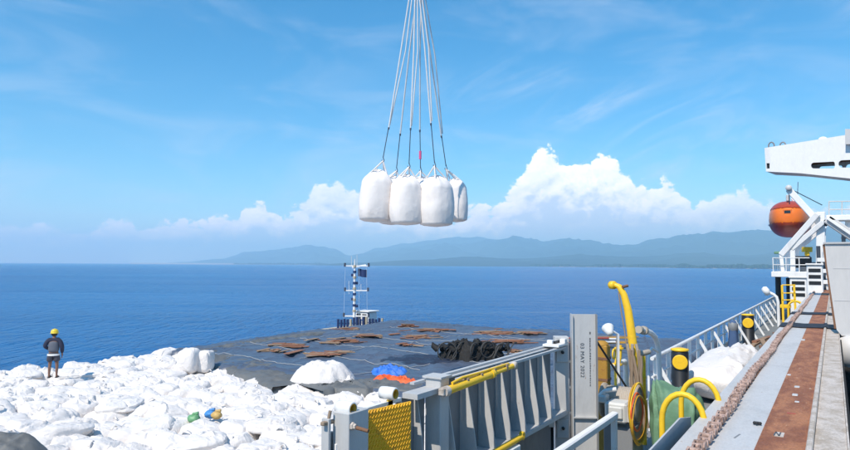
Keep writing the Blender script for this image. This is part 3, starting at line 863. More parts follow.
# ---- the bulwark assembly on the ship's side
def bulwark():
    zt = EYE - 1.15; zb = EYE - 2.05
    y0, y1 = 5.62, 8.78
    t = thing('bulwark_panel', 'grey steel bulwark panel with vertical stays and yellow ram', 'bulwark', (XR, 7, DECK))
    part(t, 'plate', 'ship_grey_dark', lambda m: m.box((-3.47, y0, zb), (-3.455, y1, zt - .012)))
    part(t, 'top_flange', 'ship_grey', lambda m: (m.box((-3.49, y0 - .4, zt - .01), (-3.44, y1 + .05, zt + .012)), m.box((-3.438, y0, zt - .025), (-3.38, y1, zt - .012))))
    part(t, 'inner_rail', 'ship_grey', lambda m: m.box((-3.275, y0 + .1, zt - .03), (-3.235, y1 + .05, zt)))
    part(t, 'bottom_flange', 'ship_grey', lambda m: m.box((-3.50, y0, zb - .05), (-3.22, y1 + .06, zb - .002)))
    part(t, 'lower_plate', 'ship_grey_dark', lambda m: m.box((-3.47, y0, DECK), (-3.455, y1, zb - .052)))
    k = 0; y = y0 + .10
    while y < y1 - .05:
        M = Matrix.Translation((0, y, 0)) @ Matrix.Rotation(R(90), 4, 'X')
        part(t, 'stay', 'ship_grey', lambda m: m.prism([[(-3.453, zb), (-3.23, zb), (-3.30, zb + .42), (-3.38, zt - .03), (-3.453, zt - .03)]], M, .014))
        y += .43; k += 1
    # end posts
    part(t, 'end_post', 'ship_grey', lambda m: m.box((-3.45, 5.43, DECK), (-3.27, 5.60, zt + .03), .008))
    part(t, 'end_cap', 'ship_grey', lambda m: m.box((-3.47, 5.41, zt + .031), (-3.25, 5.62, zt + .05)))
    part(t, 'shelf', 'ship_grey', lambda m: m.box((-3.44, 5.02, zt - .10), (-3.27, 5.428, zt - .05)))
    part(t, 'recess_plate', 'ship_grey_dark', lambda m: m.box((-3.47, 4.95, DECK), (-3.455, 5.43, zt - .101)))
    for yy in (4.98, 5.25):
        M = Matrix.Translation((0, yy, 0)) @ Matrix.Rotation(R(90), 4, 'X')
        part(t, 'stay', 'ship_grey', lambda m: m.prism([[(-3.453, DECK + .2), (-3.25, DECK + .2), (-3.36, zt - .5), (-3.42, zt - .11), (-3.453, zt - .11)]], M, .014))
    part(t, 'clamp', 'white_paint', lambda m: (m.box((-3.46, 8.50, zt + .013), (-3.22, 8.86, zt + .05), .006), m.box((-3.42, 8.56, zt + .051), (-3.34, 8.64, zt + .10), .006), m.box((-3.30, 8.74, zt + .051), (-3.22, 8.84, zt + .11), .006)))
    part(t, 'clamp_jaw', 'black_paint', lambda m: m.box((-3.34, 8.60, zt + .052), (-3.31, 8.82, zt + .085), .004))
    # yellow ram along the top
    a = Vector((-3.20, at(447, 391, X=-3.2).y, zt - .075)); b = Vector((-3.20, at(487, 379, X=-3.2).y, zt - .06)); c = Vector((-3.20, at(514, 369.5, X=-3.2).y, zt - .03))
    ram = part(t, 'ram', 'yellow_paint', lambda m: (m.tube([a, a.lerp(c, .62)], .042, 14), m.tube([a.lerp(c, .60), a.lerp(c, .64)], .05, 14)))
    part(ram, 'ram_rod', 'yellow_paint', lambda m: (m.tube([a.lerp(c, .62), c], .028, 12),))
    part(ram, 'hose', 'yellow_paint', lambda m: m.tube([a + Vector((.0, .1, .06)), a.lerp(c, .2) + Vector((0, 0, .075)), a.lerp(c, .45) + Vector((0, 0, .06)), a.lerp(c, .6) + Vector((0, 0, .055)), a.lerp(c, .9) + Vector((0, 0, .045))], .014, 8))
    part(ram, 'end_pin', 'inner_rail', lambda m: (m.tube([a - Vector((0, .07, 0)), a + Vector((0, .01, 0))], .05, 12), m.box(a - Vector((.03, .12, .03)), a + Vector((.03, -.06, .04)), .008)))
    for k in range(4):
        q = a.lerp(c, .25 + .2 * k)
        part(ram, 'ram_clip', 'hose_tan', lambda m: m.box(q + Vector((-.055, -.018, -.03)), q + Vector((.03, .018, .055)), .005))
    part(ram, 'end_eye', 'inner_rail', lambda m: m.lathe([(.0, -.03), (.045, -.03), (.045, .03), (0, .03)], Matrix.Translation(c) @ Matrix.Rotation(R(90), 4, 'Y'), 14))
    # lower yellow bar
    p = at(521, 437, X=-3.15); q = Vector((-3.15, 5.6, p.z - .02))
    lb = part(t, 'lower_bar', 'yellow_paint', lambda m: m.tube([q, p], .034, 12))
    part(lb, 'bar_eye', 'yellow_paint', lambda m: m.lathe([(.012, -.02), (.05, -.02), (.05, .02), (.012, .02), (.012, -.02)], Matrix.Translation(p + Vector((0, .03, .01))) @ Matrix.Rotation(R(90), 4, 'Y'), 14))
    part(t, 'drip_tray', 'white_clean', lambda m: m.box((-3.21, 5.7, p.z - .28), (-3.10, p.y - .12, p.z - .05), .01))

    # yellow treaded plate with its hinge post
    g = thing('treaded_flap', 'yellow treaded steel flap with two hinge rollers beside the bulwark', 'flap', (XR, 4.6, DECK))
    fy0 = at(363, 411, X=XR).y; fy1 = at(402, 399, X=XR).y; ft = at(402, 399.5, X=XR).z
    AJ = Matrix.Translation((XR, fy0, 0)) @ Matrix.Rotation(R(-11), 4, 'Z') @ Matrix.Translation((-XR, -fy0, 0))
    fl = part(g, 'plate', 'yellow_tread', lambda m: m.box((-3.415, fy0, DECK), (XR, fy1, ft), .004, AJ))
    def treads(m):
        rows = int((ft - DECK) / .042)
        for i in range(rows):
            for j in range(int((fy1 - fy0) / .036)):
                yc = fy0 + .02 + j * .036 + (.018 if i % 2 else 0); zc = ft - .02 - i * .042
                if yc > fy1 - .012: continue
                m.bar(AJ @ Vector((XR + .003, yc - .011, zc - .013)), AJ @ Vector((XR + .003, yc + .011, zc + .013)), .008, .014, (1, 0, 0))
    tr = part(g, 'tread_bars', 'yellow_tread', treads); tag(tr, kind='stuff')
    for px, py in ((352.5, 409), (395, 394)):
        c = at(px, py, X=-3.36)
        ro = part(g, 'roller', 'white_clean', lambda m: m.lathe([(.03, -.10), (.055, -.10), (.058, -.05), (.058, .05), (.052, .058), (.040, .058), (.034, .02), (.030, -.06)], Matrix.Translation(c + Vector((-.05, 0, 0))) @ Matrix.Rotation(R(90), 4, 'Y'), 20))
        part(ro, 'roller_liner', 'yellow_worn', lambda m: m.lathe([(.044, .059), (.040, .062), (.030, .03), (.026, -.04), (.0, -.04)], Matrix.Translation(c + Vector((-.05, 0, 0))) @ Matrix.Rotation(R(90), 4, 'Y'), 20))
        part(g, 'roller_bracket', 'yellow_paint', lambda m: m.box((-3.435, c.y - .02, c.z - .15), (-3.418, c.y + .05, c.z - .03)))
    part(g, 'top_angle', 'white_clean', lambda m: m.box((-3.46, fy0 - .05, ft - .02), (-3.418, fy1 + .02, ft + .012)))
    h = thing('hinge_post', 'grey hinge post with a rusty bolt left of the yellow flap', 'post', (XR, 4.2, DECK))
    py0 = at(349, 415, X=-3.33).y; py1 = fy0 - .01; pz = at(349, 414, X=-3.33).z
    part(h, 'post', 'ship_grey', lambda m: m.box((-3.50, py0, DECK), (-3.33, py1, pz), .006))
    c = at(352, 426, X=-3.325)
    bo = part(h, 'bolt', 'rusty_steel', lambda m: m.tube([c - Vector((.04, 0, 0)), c + Vector((.16, .01, -.02))], .015, 10))
    part(bo, 'bolt_washer', 'inner_rail', lambda m: m.lathe([(.0, 0), (.032, 0), (.032, .02), (.022, .024), (.022, .045), (0, .045)], Matrix.Translation(c) @ Matrix.Rotation(R(90), 4, 'Y'), 6, False))
    c = at(330, 424, X=-3.5)
    lk = thing('latch_bracket', 'small grey latch bracket with a rust-brown bar left of the hinge post', 'latch', (c.x, c.y, DECK))
    part(lk, 'bracket', 'ship_grey', lambda m: (m.box((c.x - .05, c.y - .05, DECK), (c.x + .03, c.y - .02, c.z + .05), .004), m.box((c.x - .05, c.y + .09, DECK), (c.x + .03, c.y + .12, c.z - .02), .004), m.box((c.x - .06, c.y - .019, DECK), (c.x - .03, c.y + .089, c.z - .08), .004)))
    part(lk, 'bar', 'hose_tan', lambda m: (m.bar((c.x, c.y - .10, c.z + .02), (c.x, c.y + .17, c.z + .01), .04, .03, (0, 0, 1), .006), m.tube([(c.x, c.y - .02, c.z + .03), (c.x + .01, c.y - .01, c.z + .11)], .014, 8)))
    part(lk, 'lug', 'white_clean', lambda m: m.box((c.x + .031, c.y + .02, c.z - .25), (c.x + .05, c.y + .08, c.z - .16), .004))
bulwark()

def posts():
    # H-beam with stencilled date
    X = -3.02
    a = at(574, 316, X=X); b = at(594, 316, X=X)
    yl, yr, zt = a.y, b.y, a.z
    t = thing('steel_post', 'tall grey H-beam post stencilled with a date', 'post', (X, yl, DECK))
    # web faces the viewer side (-Y); flanges on either side
    w = .36
    c = at(584, 330, X=X)
    yc = c.y
    dirx = Vector((math.cos(R(30)), math.sin(R(30)), 0)); dn = Vector((dirx.y, -dirx.x, 0))
    M = Matrix((( dirx.x, dn.x, 0, c.x), (dirx.y, dn.y, 0, c.y), (0, 0, 1, 0), (0, 0, 0, 1)))
    part(t, 'web', 'ship_grey', lambda m: m.box((-w / 2 + .018, -.012, DECK), (w / 2 - .018, .0, zt), 0, M))
    part(t, 'flange', 'ship_grey', lambda m: m.box((-w / 2 - .0, -.10, DECK), (-w / 2 + .017, .05, zt), 0, M))
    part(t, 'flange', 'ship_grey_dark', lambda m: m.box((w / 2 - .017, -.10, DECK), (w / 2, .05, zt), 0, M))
    part(t, 'rib', 'ship_grey', lambda m: m.box((-w / 2 + .018, .001, 9.35), (w / 2 - .018, .045, 9.37), 0, M))
    # stencilled date, reading downwards
    cu = bpy.data.curves.new('lettering', 'FONT'); cu.body = '03 MAY 2022'; cu.size = .076; cu.extrude = .0008; cu.align_x = 'CENTER'; cu.align_y = 'CENTER'; cu.space_character = 1.15
    tmp = bpy.data.objects.new('lettering_tmp', cu); col.objects.link(tmp)
    dg = bpy.context.evaluated_depsgraph_get()
    me = bpy.data.meshes.new_from_object(tmp.evaluated_get(dg)); bpy.data.objects.remove(tmp)
    me.materials.clear(); me.materials.append(MATS['letter_dark'])
    zc = at(582, 361, X=X).z
    L = M @ Matrix(((0, 1, 0, -.03), (0, 0, 1, .004), (-1, 0, 0, zc), (0, 0, 0, 1)))
    # local text x -> down, text y -> to the right, text z -> towards the viewer
    me.transform(L)
    link('lettering', me, t)
    def small(m):
        rr = random.Random(2); z = zc + .40
        while z > zc - .42:
            h = rr.uniform(.012, .03)
            m.box((.075, .0015, z - h), (.075 + rr.uniform(.010, .018), .0035, z), 0, M)
            if z > zc + .22: m.box((.079, .0036, z - h - .006), (.086, .0045, z - h), 0, M)
            z -= h + rr.uniform(.006, .012) + (.05 if rr.random() < .12 else 0)
    tag(part(t, 'small_lettering', 'letter_dark', small), kind='stuff')
    # plain post next to it
    X = -3.3
    c2 = at(562, 340, X=X)
    M2 = Matrix(((dirx.x, dn.x, 0, c2.x), (dirx.y, dn.y, 0, c2.y), (0, 0, 1, 0), (0, 0, 0, 1)))
    z2 = at(562, 337, X=X).z
    p = thing('steel_post', 'shorter light grey post with bolt plates between panel and H-beam', 'post', (X, c2.y, DECK))
    part(p, 'shaft', 'ship_grey', lambda m: m.box((-.10, -.18, DECK), (.10, .0, z2), .006, M2))
    for k, py in enumerate((352, 428)):
        z = at(562, py, X=X).z
        pl = part(p, 'bolt_plate', 'ship_grey', lambda m: m.box((-.085, .001, z - .14), (.085, .03, z + .12), .006, M2))
        part(pl, 'bolt', 'black_paint', lambda m: m.lathe([(0, 0), (.022, 0), (.022, .03), (0, .03)], M2 @ Matrix.Translation((.0, .03, z)) @ Matrix.Rotation(R(-90), 4, 'X'), 8))
    # black bar filling in for the shaded gap between the two posts
    g = at(571.5, 370, X=X - .08)
    part(p, 'dark_gap_bar', 'black_paint', lambda m: m.box((.13, -.16, DECK), (.17, -.06, z2 - .10), 0, M2))
    for py in (360, 385, 410):
        z = at(571, py, X=X).z
        part(p, 'gap_tie', 'white_paint', lambda m: m.box((.101, -.14, z), (.19, -.05, z + .03), 0, M2))
    # latch box low down
    z = at(545, 432, X=X).z; cc = at(548, 432, X=X)
    part(p, 'latch_box', 'white_paint', lambda m: m.box((-.26, -.10, z - .07), (-.12, .03, z + .07), .008, M2))
posts()

def handrail():
    X = -2.45
    e = at(615, 411, X=X)
    t = thing('walkway_handrail', 'white square handrail ending at a post by the winch', 'handrail', (X, e.y, DECK))
    s = at(520, 464, X=X)
    part(t, 'rail', 'white_clean', lambda m: m.bar((X, s.y - 1.5, e.z - .05), (X, e.y, e.z - .05), .09, .09, (0, 0, 1), .015))
    for yy in (e.y - .05, e.y - 2.2, e.y - 4.3):
        part(t, 'post', 'white_clean', lambda m: m.box((X - .035, yy - .035, DECK), (X + .035, yy + .035, e.z - .10), .006))
handrail()

def grab_rails():
    t = thing('ladder_grab_rail', 'pair of bright yellow hooped grab rails on a ladder up to the coaming', 'ladder', (-1.2, 6.4, DECK))
    for y in (6.0, 6.85):
        pts = [(-1.32, y, DECK + .02), (-1.32, y, EYE - 1.36)]
        for k in range(1, 13):
            a = math.pi * k / 12
            pts.append((-1.145 - .175 * math.cos(a), y, EYE - 1.36 + .24 * math.sin(a)))
        pts += [(-.972, y, EYE - 1.40)]
        part(t, 'hoop', 'yellow_paint', lambda m: m.tube(pts, .026, 12))
    for k in range(5):
        z = DECK + .3 + k * .32
        part(t, 'rung', 'yellow_paint', lambda m: m.tube([(-1.32, 6.0, z), (-1.32, 6.85, z)], .014, 8))
    part(t, 'side_plate', 'ship_grey', lambda m: m.prism([[(4.3, COAM - .34), (6.05, COAM - .34), (6.05, COAM - .02), (5.6, COAM + .06), (4.3, COAM + .04)]], Matrix(((0, 0, 1, -1.10), (1, 0, 0, 0), (0, 1, 0, 0), (0, 0, 0, 1))), .014))
grab_rails()

def winch():
    X = -2.72
    c = at(622, 406, X=X)
    t = thing('mooring_winch', 'dirty white and beige winch with motor behind the handrail', 'winch', (X, c.y, DECK))
    part(t, 'foundation', 'ship_grey_dark', lambda m: m.box((X - .22, c.y - .2, DECK), (X + .2, c.y + .40, c.z - .27), .01))
    part(t, 'motor', 'motor_white', lambda m: (m.box((X - .17, c.y - .32, c.z - .19), (X + .15, c.y + .02, c.z + .10), .03), m.box((X - .10, c.y - .36, c.z - .12), (X + .10, c.y - .322, c.z + .05), .015)))
    for k in range(6):
        part(t, 'cooling_fin', 'motor_white', lambda m: m.box((X + .151, c.y - .28 + k * .048, c.z - .16), (X + .185, c.y - .262 + k * .048, c.z + .06)))
    M = Matrix.Translation((X - .05, c.y + .22, c.z + .02)) @ Matrix.Rotation(R(90), 4, 'Y')
    dr = part(t, 'drum', 'drum_beige', lambda m: m.lathe([(0, -.30), (.26, -.30), (.26, -.27), (.19, -.26), (.19, .20), (.27, .21), (.27, .25), (0, .25)], M, 24))
    part(dr, 'rope_coil', 'drum_beige', lambda m: m.tube([(X - .27 + .40 * i / 160, c.y + .22 + .212 * math.cos(i * .55), c.z + .02 + .212 * math.sin(i * .55)) for i in range(160)], .022, 6))
    part(t, 'brake_lever', 'white_paint', lambda m: m.tube([(X - .32, c.y - .1, c.z + .12), (X - .22, c.y - .12, c.z + .22), (X - .05, c.y - .1, c.z + .26)], .03, 8))
    part(t, 'junction_box', 'motor_white', lambda m: m.box((X - .34, c.y - .20, c.z + .05), (X - .18, c.y, c.z + .16), .02))
winch()

def green_cover():
    c = at(677, 412, X=-2.05)
    m = bag_mesh(137, .38, .50, 1.34, .15, strap=False, sag=1.6); m.v = [(x + c.x, y + c.y + .1, z + DECK) for x, y, z in m.v]
    tag(m.build('tarpaulin_cover', 'green_cloth'), 'green tarpaulin draped over machinery beside the yellow hoops', 'tarpaulin')
    c2 = at(612, 436, X=-2.3)
    m = MB(); heap(m, (c2.x, c2.y, DECK), .40, .42, .62, 8.0, 30, 0.3, .16, 3, 2.4)
    tag(m.build('tarpaulin_cover', 'green_cloth'), 'low green tarpaulin bunched on the deck under the winch', 'tarpaulin')
green_cover()

def davit_arm():
    X = -2.9
    t = thing('hose_davit', 'bright yellow curved davit arm holding up brown hoses', 'davit', at(640, 420, X=X) * 1.0)
    t.location = (X, at(636, 400, X=X).y, DECK)
    path = [(637, 420), (635, 385), (633.5, 350), (631, 330), (628, 310), (624, 295), (619.5, 287), (614, 284.5)]
    YA = at(636, 400, X=X).y
    pts = [at(px, py, Y=YA) for px, py in path]
    pts[0].z = DECK
    rad = [.078, .078, .076, .074, .068, .06, .052, .04]
    sm = []; rs = []
    for i in range(len(pts) - 1):
        for k in range(4):
            sm.append(pts[i].lerp(pts[i + 1], k / 4)); rs.append(rad[i] + (rad[i + 1] - rad[i]) * k / 4)
    sm.append(pts[-1]); rs.append(rad[-1])
    part(t, 'arm', 'yellow_paint', lambda m: m.tube(sm, rs, 12))
    q = pts[-1]
    part(t, 'head_sheave', 'yellow_paint', lambda m: m.lathe([(0, -.045), (.07, -.045), (.07, .045), (0, .045)], Matrix.Translation(q + Vector((-.02, -.02, -.01))) @ Matrix.Rotation(R(90), 4, 'Y') @ Matrix.Rotation(R(30), 4, 'X'), 16))
    lug = at(622.5, 287, Y=YA - .05)
    part(t, 'rope_pin', 'rusty_steel', lambda m: m.tube([lug, lug + Vector((.06, .10, .02))], .025, 8))
    cab = [at(618.5, 292, Y=YA - .05), at(621.0, 310, Y=YA - .05), at(624.5, 330, Y=YA - .05), at(627, 350, Y=YA - .08)]
    part(t, 'control_line', 'hose_tan', lambda m: m.tube(cab, .012, 6))
    h = thing('hose_bundle', 'bundle of tan brown hoses hanging from the yellow davit', 'hoses', (X + .15, t.location.y, DECK))
    rr = random.Random(9)
    for k in range(9):
        x0 = 627.5 + k * 1.5
        pts = []
        for j in range(9):
            u = j / 8
            px = x0 + (u * (634 + k * 1.6 - x0)) + rr.uniform(-.6, .6) + 1.2 * math.sin(u * 6 + k)
            py = 344 + 6 * (k % 3) + u * (72 + 4 * (k % 4))
            pts.append(at(px, py, Y=YA - .15 - .02 * (k % 3)))
        part(h, 'hose', 'hose_tan' if k % 3 else 'drum_beige', lambda m: m.tube(pts, .026, 7))
    w = thing('hose_coil', 'yellow and orange hose loops hanging below the brown hoses', 'hose', (X + .4, t.location.y, DECK))
    for k, (cx, cy, rx, ry, mt) in enumerate(((637.5, 412, 8.5, 29, 'yellow_worn'), (638.5, 414, 8, 31, 'yellow_paint'), (637, 412, 5.5, 19, 'orange_cloth'), (639.5, 420, 7, 24, 'yellow_worn'))):
        pts = [at(cx + rx * math.cos(a) + .5 * math.sin(3 * a + k), cy + ry * math.sin(a), X=-2.5 + .015 * k) for a in [2 * math.pi * i / 36 for i in range(36)]]
        part(w, 'loop', mt, lambda m: m.tube(pts, .015, 7, closed=True))
davit_arm()

def deck_small():
    # rusty yellow upright
    c = at(602, 365, X=-3.15)
    t = thing('rusty_housing', 'rusty yellow upright housing just right of the H-beam', 'housing', (c.x, c.y, DECK))
    zt = at(602, 345, X=-3.15).z
    part(t, 'casing', 'rust_yellow', lambda m: m.box((c.x - .11, c.y - .10, DECK), (c.x + .11, c.y + .10, zt), .015))
    part(t, 'cap', 'rust_yellow', lambda m: m.lathe([(.11, zt), (.10, zt + .04), (.05, zt + .07), (0, zt + .075)], Matrix.Translation((c.x, c.y, 0)), 12))
    [part(t, 'band', 'rusty_steel', lambda m: m.box((c.x - .116, c.y - .106, zt - q), (c.x + .116, c.y + .106, zt - q + .04))) for q in (.22, .55)]
    # yellow valve
    X = -3.1
    c = at(617, 358, X=X)
    t = thing('yellow_valve', 'yellow elbow valve standing behind the white pipe', 'valve', (c.x, c.y, DECK))
    part(t, 'pipe', 'yellow_paint', lambda m: m.tube([Vector((c.x, c.y, DECK)), c + Vector((0, 0, -.1)), c + Vector((.02, .02, .0)), at(619, 351, X=X), at(619, 345, X=X)], .05, 10))
    part(t, 'flange', 'yellow_paint', lambda m: (m.tube([c + Vector((0, 0, -.12)), c + Vector((0, 0, -.09))], .085, 12), m.tube([at(619, 349, X=X), at(619, 347.4, X=X)], .08, 12)))
    part(t, 'handwheel', 'yellow_paint', lambda m: m.tube([at(614, 354, X=X) + Vector((0, .08 * math.cos(a), .08 * math.sin(a))) for a in [2 * math.pi * i / 16 for i in range(16)]], .014, 6, closed=True))
    # white inverted-U pipe
    X = -3.15
    t = thing('vent_pipe', 'white inverted-U vent pipe in front of the yellow valve', 'pipe', (X, at(607, 380, X=X).y, DECK))
    a = at(607.5, 380, X=X); b = at(626, 380, X=X)
    za = at(607.5, 369, X=X).z
    pts = [(X, a.y, DECK)] + [(X, a.y, za - .1)]
    n = 8
    pts += [(X, a.y + .1 * (1 - math.cos(math.pi / 2 * k / n)), za - .1 + .1 * math.sin(math.pi / 2 * k / n)) for k in range(1, n + 1)]
    pts += [(X, b.y - .1 + .1 * math.sin(math.pi / 2 * k / n), za - .1 + .1 * math.cos(math.pi / 2 * k / n)) for k in range(0, n + 1)]
    pts += [(X, b.y, DECK)]
    part(t, 'pipe', 'white_paint', lambda m: m.tube(pts, .045, 10))
    part(t, 'collar', 'white_paint', lambda m: (m.tube([(X, a.y, DECK), (X, a.y, DECK + .05)], .08, 12), m.tube([(X, b.y, DECK), (X, b.y, DECK + .05)], .08, 12)))
    # yellow stub with beige cap right of the hoses
    X = -2.95
    c = at(643, 356, X=X)
    t = thing('yellow_standpipe', 'slim yellow standpipe with beige cap right of the hoses', 'pipe', (c.x, c.y, DECK))
    part(t, 'pipe', 'yellow_paint', lambda m: (m.tube([(c.x, c.y, DECK), c], .045, 10), m.tube([at(642, 376, X=X), at(642, 379, X=X)], .075, 10)))
    part(t, 'cap', 'drum_beige', lambda m: m.tube([c + Vector((-.10, -.10, .02)), c + Vector((.0, .0, .05)), c + Vector((.06, .18, .06))], .05, 8))
    # white gooseneck with coupling
    X = -3.1
    t = thing('gooseneck_pipe', 'white gooseneck pipe bending over at the start of the railing', 'pipe', (X, at(660, 390, X=X).y, DECK))
    pts = [at(660.5, 394, X=X), at(659.5, 375, X=X), at(658.5, 352, X=X), at(657.5, 344, X=X), at(655, 337, X=X), at(651, 333, X=X), at(646, 330.8, X=X), at(641, 330, X=X)]
    pts[0].z = DECK
    part(t, 'pipe', 'white_paint', lambda m: m.tube(pts, .055, 12))
    part(t, 'coupling', 'drum_beige', lambda m: (m.tube([pts[-2].lerp(pts[-1], .3), pts[-2].lerp(pts[-1], .6)], .085, 12), m.tube([pts[-1], pts[-1] + (pts[-1] - pts[-2]) * .5], .07, 12)))
    side = [at(658.5, 352, X=X), at(652, 348, X=X), at(649, 352, X=X), at(648.5, 362, X=X), at(649, 390, X=X)]
    side[-1].z = DECK
    part(t, 'side_pipe', 'white_paint', lambda m: m.tube(side, .026, 8))
    # floodlight left of the davit
    c = at(609, 331, X=-2.95)
    t = thing('deck_floodlight', 'white deck floodlight tilted up left of the yellow davit', 'floodlight', (c.x, c.y, DECK))
    part(t, 'stand', 'white_paint', lambda m: m.tube([(c.x + .1, c.y + .12, DECK), (c.x + .1, c.y + .12, c.z - .05), c + Vector((.03, .03, 0))], .025, 8))
    M = Matrix.Translation(c) @ Matrix.Rotation(R(35), 4, 'Z') @ Matrix.Rotation(R(-55), 4, 'X')
    part(t, 'head', 'white_paint', lambda m: m.lathe([(0, -.08), (.04, -.08), (.06, -.02), (.09, .06), (.095, .075), (.08, .075), (.07, .03), (0, .02)], M, 18))
    # slanting black rod
    p = at(590, 331, X=-3.0); q = at(627, 388, X=-2.75)
    t = thing('slanting_rod', 'thin black rod slanting down from the H-beam to the winch', 'rod', q)
    part(t, 'rod', 'black_paint', lambda m: m.tube([p, q], .016, 8))
    part(t, 'rod_end', 'black_paint', lambda m: m.tube([q, q + (q - p) * .05], .032, 8))
    # blue sheets on the deck below the panel
    c = at(528, 445, X=-3.0)
    m = MB(); heap(m, (-2.95, c.y + .3, DECK), .30, .75, .62, 12.0, 30, 0, .14, 3.2, 2.6)
    tag(m.build('blue_sheet', 'blue_cloth' if False else 'denim_blue'), 'dark blue sheet bunched on the deck below the bulwark panel', 'sheet')
    # white covered heap on the walkway
    c = at(728, 374, X=-2.35)
    m = bag_mesh(121, .72, 2.5, .92, .13, strap=False); m.v = [(x - 2.35, y + c.y, z + DECK + .07) for x, y, z in m.v]
    o = tag(m.build('white_heap', 'bag_fabric'), 'big heap of crumpled white sheeting on the walkway by the railing', 'sheeting')
    # dark tray under it
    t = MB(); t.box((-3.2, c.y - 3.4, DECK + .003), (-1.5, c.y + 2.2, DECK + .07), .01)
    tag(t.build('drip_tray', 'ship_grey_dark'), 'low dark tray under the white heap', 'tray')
    # blue bundles beyond it
    for k, (px, py, rr_, lab) in enumerate(((753, 345, .42, 'dark blue rolled bundle behind the white heap, left one'), (765, 342, .36, 'dark blue bundle behind the white heap, right one'))):
        c = at(px, py, X=-1.75)
        m = MB(); heap(m, (c.x, c.y, DECK), rr_, rr_ * 1.6, .75, 30.0 + k, 26, .4 * k, .14, 3, 3)
        tag(m.build('blue_bundle', 'denim_blue'), lab, 'bundle', 'blue bundles on the walkway')
    # covered post with hanging blue cloth
    c = at(733, 325, X=-3.05)
    t = thing('draped_stand', 'grey stand draped with a blue cloth by the railing', 'stand', (c.x, c.y, DECK))
    part(t, 'stand', 'ship_grey_dark', lambda m: m.lathe([(0, DECK), (.14, DECK), (.12, DECK + .9), (.16, DECK + .95), (.17, DECK + 1.15), (.08, DECK + 1.26), (0, DECK + 1.27)], Matrix.Translation((c.x, c.y, 0)), 14))
    m = MB(); vs = []; fs = []; n = 28
    for j, (r, z) in enumerate(((.0, 1.285), (.08, 1.28), (.15, 1.16), (.14, 1.0), (.15, .8), (.16, .55), (.18, .30))):
        for i in range(n):
            a = 2 * math.pi * i / n
            rr2 = r * (1 + .10 * math.sin(5 * a) * (j / 6) + .06 * math.sin(9 * a + 1) * (j / 6))
            vs.append((c.x + rr2 * math.cos(a), c.y + rr2 * math.sin(a), DECK + z + (.03 * math.sin(3 * a) if j == 6 else 0)))
    for j in range(6):
        for i in range(n):
            fs.append((j * n + i, j * n + (i + 1) % n, (j + 1) * n + (i + 1) % n, (j + 1) * n + i))
    m.add(vs, fs, True); m.build('blue_cover', 'denim_blue', t)
    # timber dunnage stacked on the walkway
    rr = random.Random(11)
    t = thing('timber_stack', 'untidy stack of brown dunnage planks on the walkway beyond the blue bundles', 'timber', (-1.8, 27, DECK))
    for k in range(16):
        x = -2.3 + rr.uniform(0, .8); y = 24.5 + rr.uniform(0, 5.5); z = DECK + .05 + .085 * (k // 2)
        a = rr.uniform(-.16, .16)
        L = rr.uniform(1.4, 2.6)
        part(t, 'plank', ('wood_brown', 'wood_tan', 'rusty_steel')[k % 3], lambda m: m.bar((x - math.sin(a) * L / 2, y - L / 2, z), (x + math.sin(a) * L / 2, y + L / 2, z + rr.uniform(-.02, .10)), .16, .07, (0, 0, 1), .006))
deck_small()

# ================================================================== LIFEBOAT STATION AND CRANES
def plane_pt(px, py, p0, n):
    d = ray(px, py); t = (Vector(p0) - Vector((0, 0, EYE))).dot(n) / d.dot(n)
    return Vector((0, 0, EYE)) + d * t

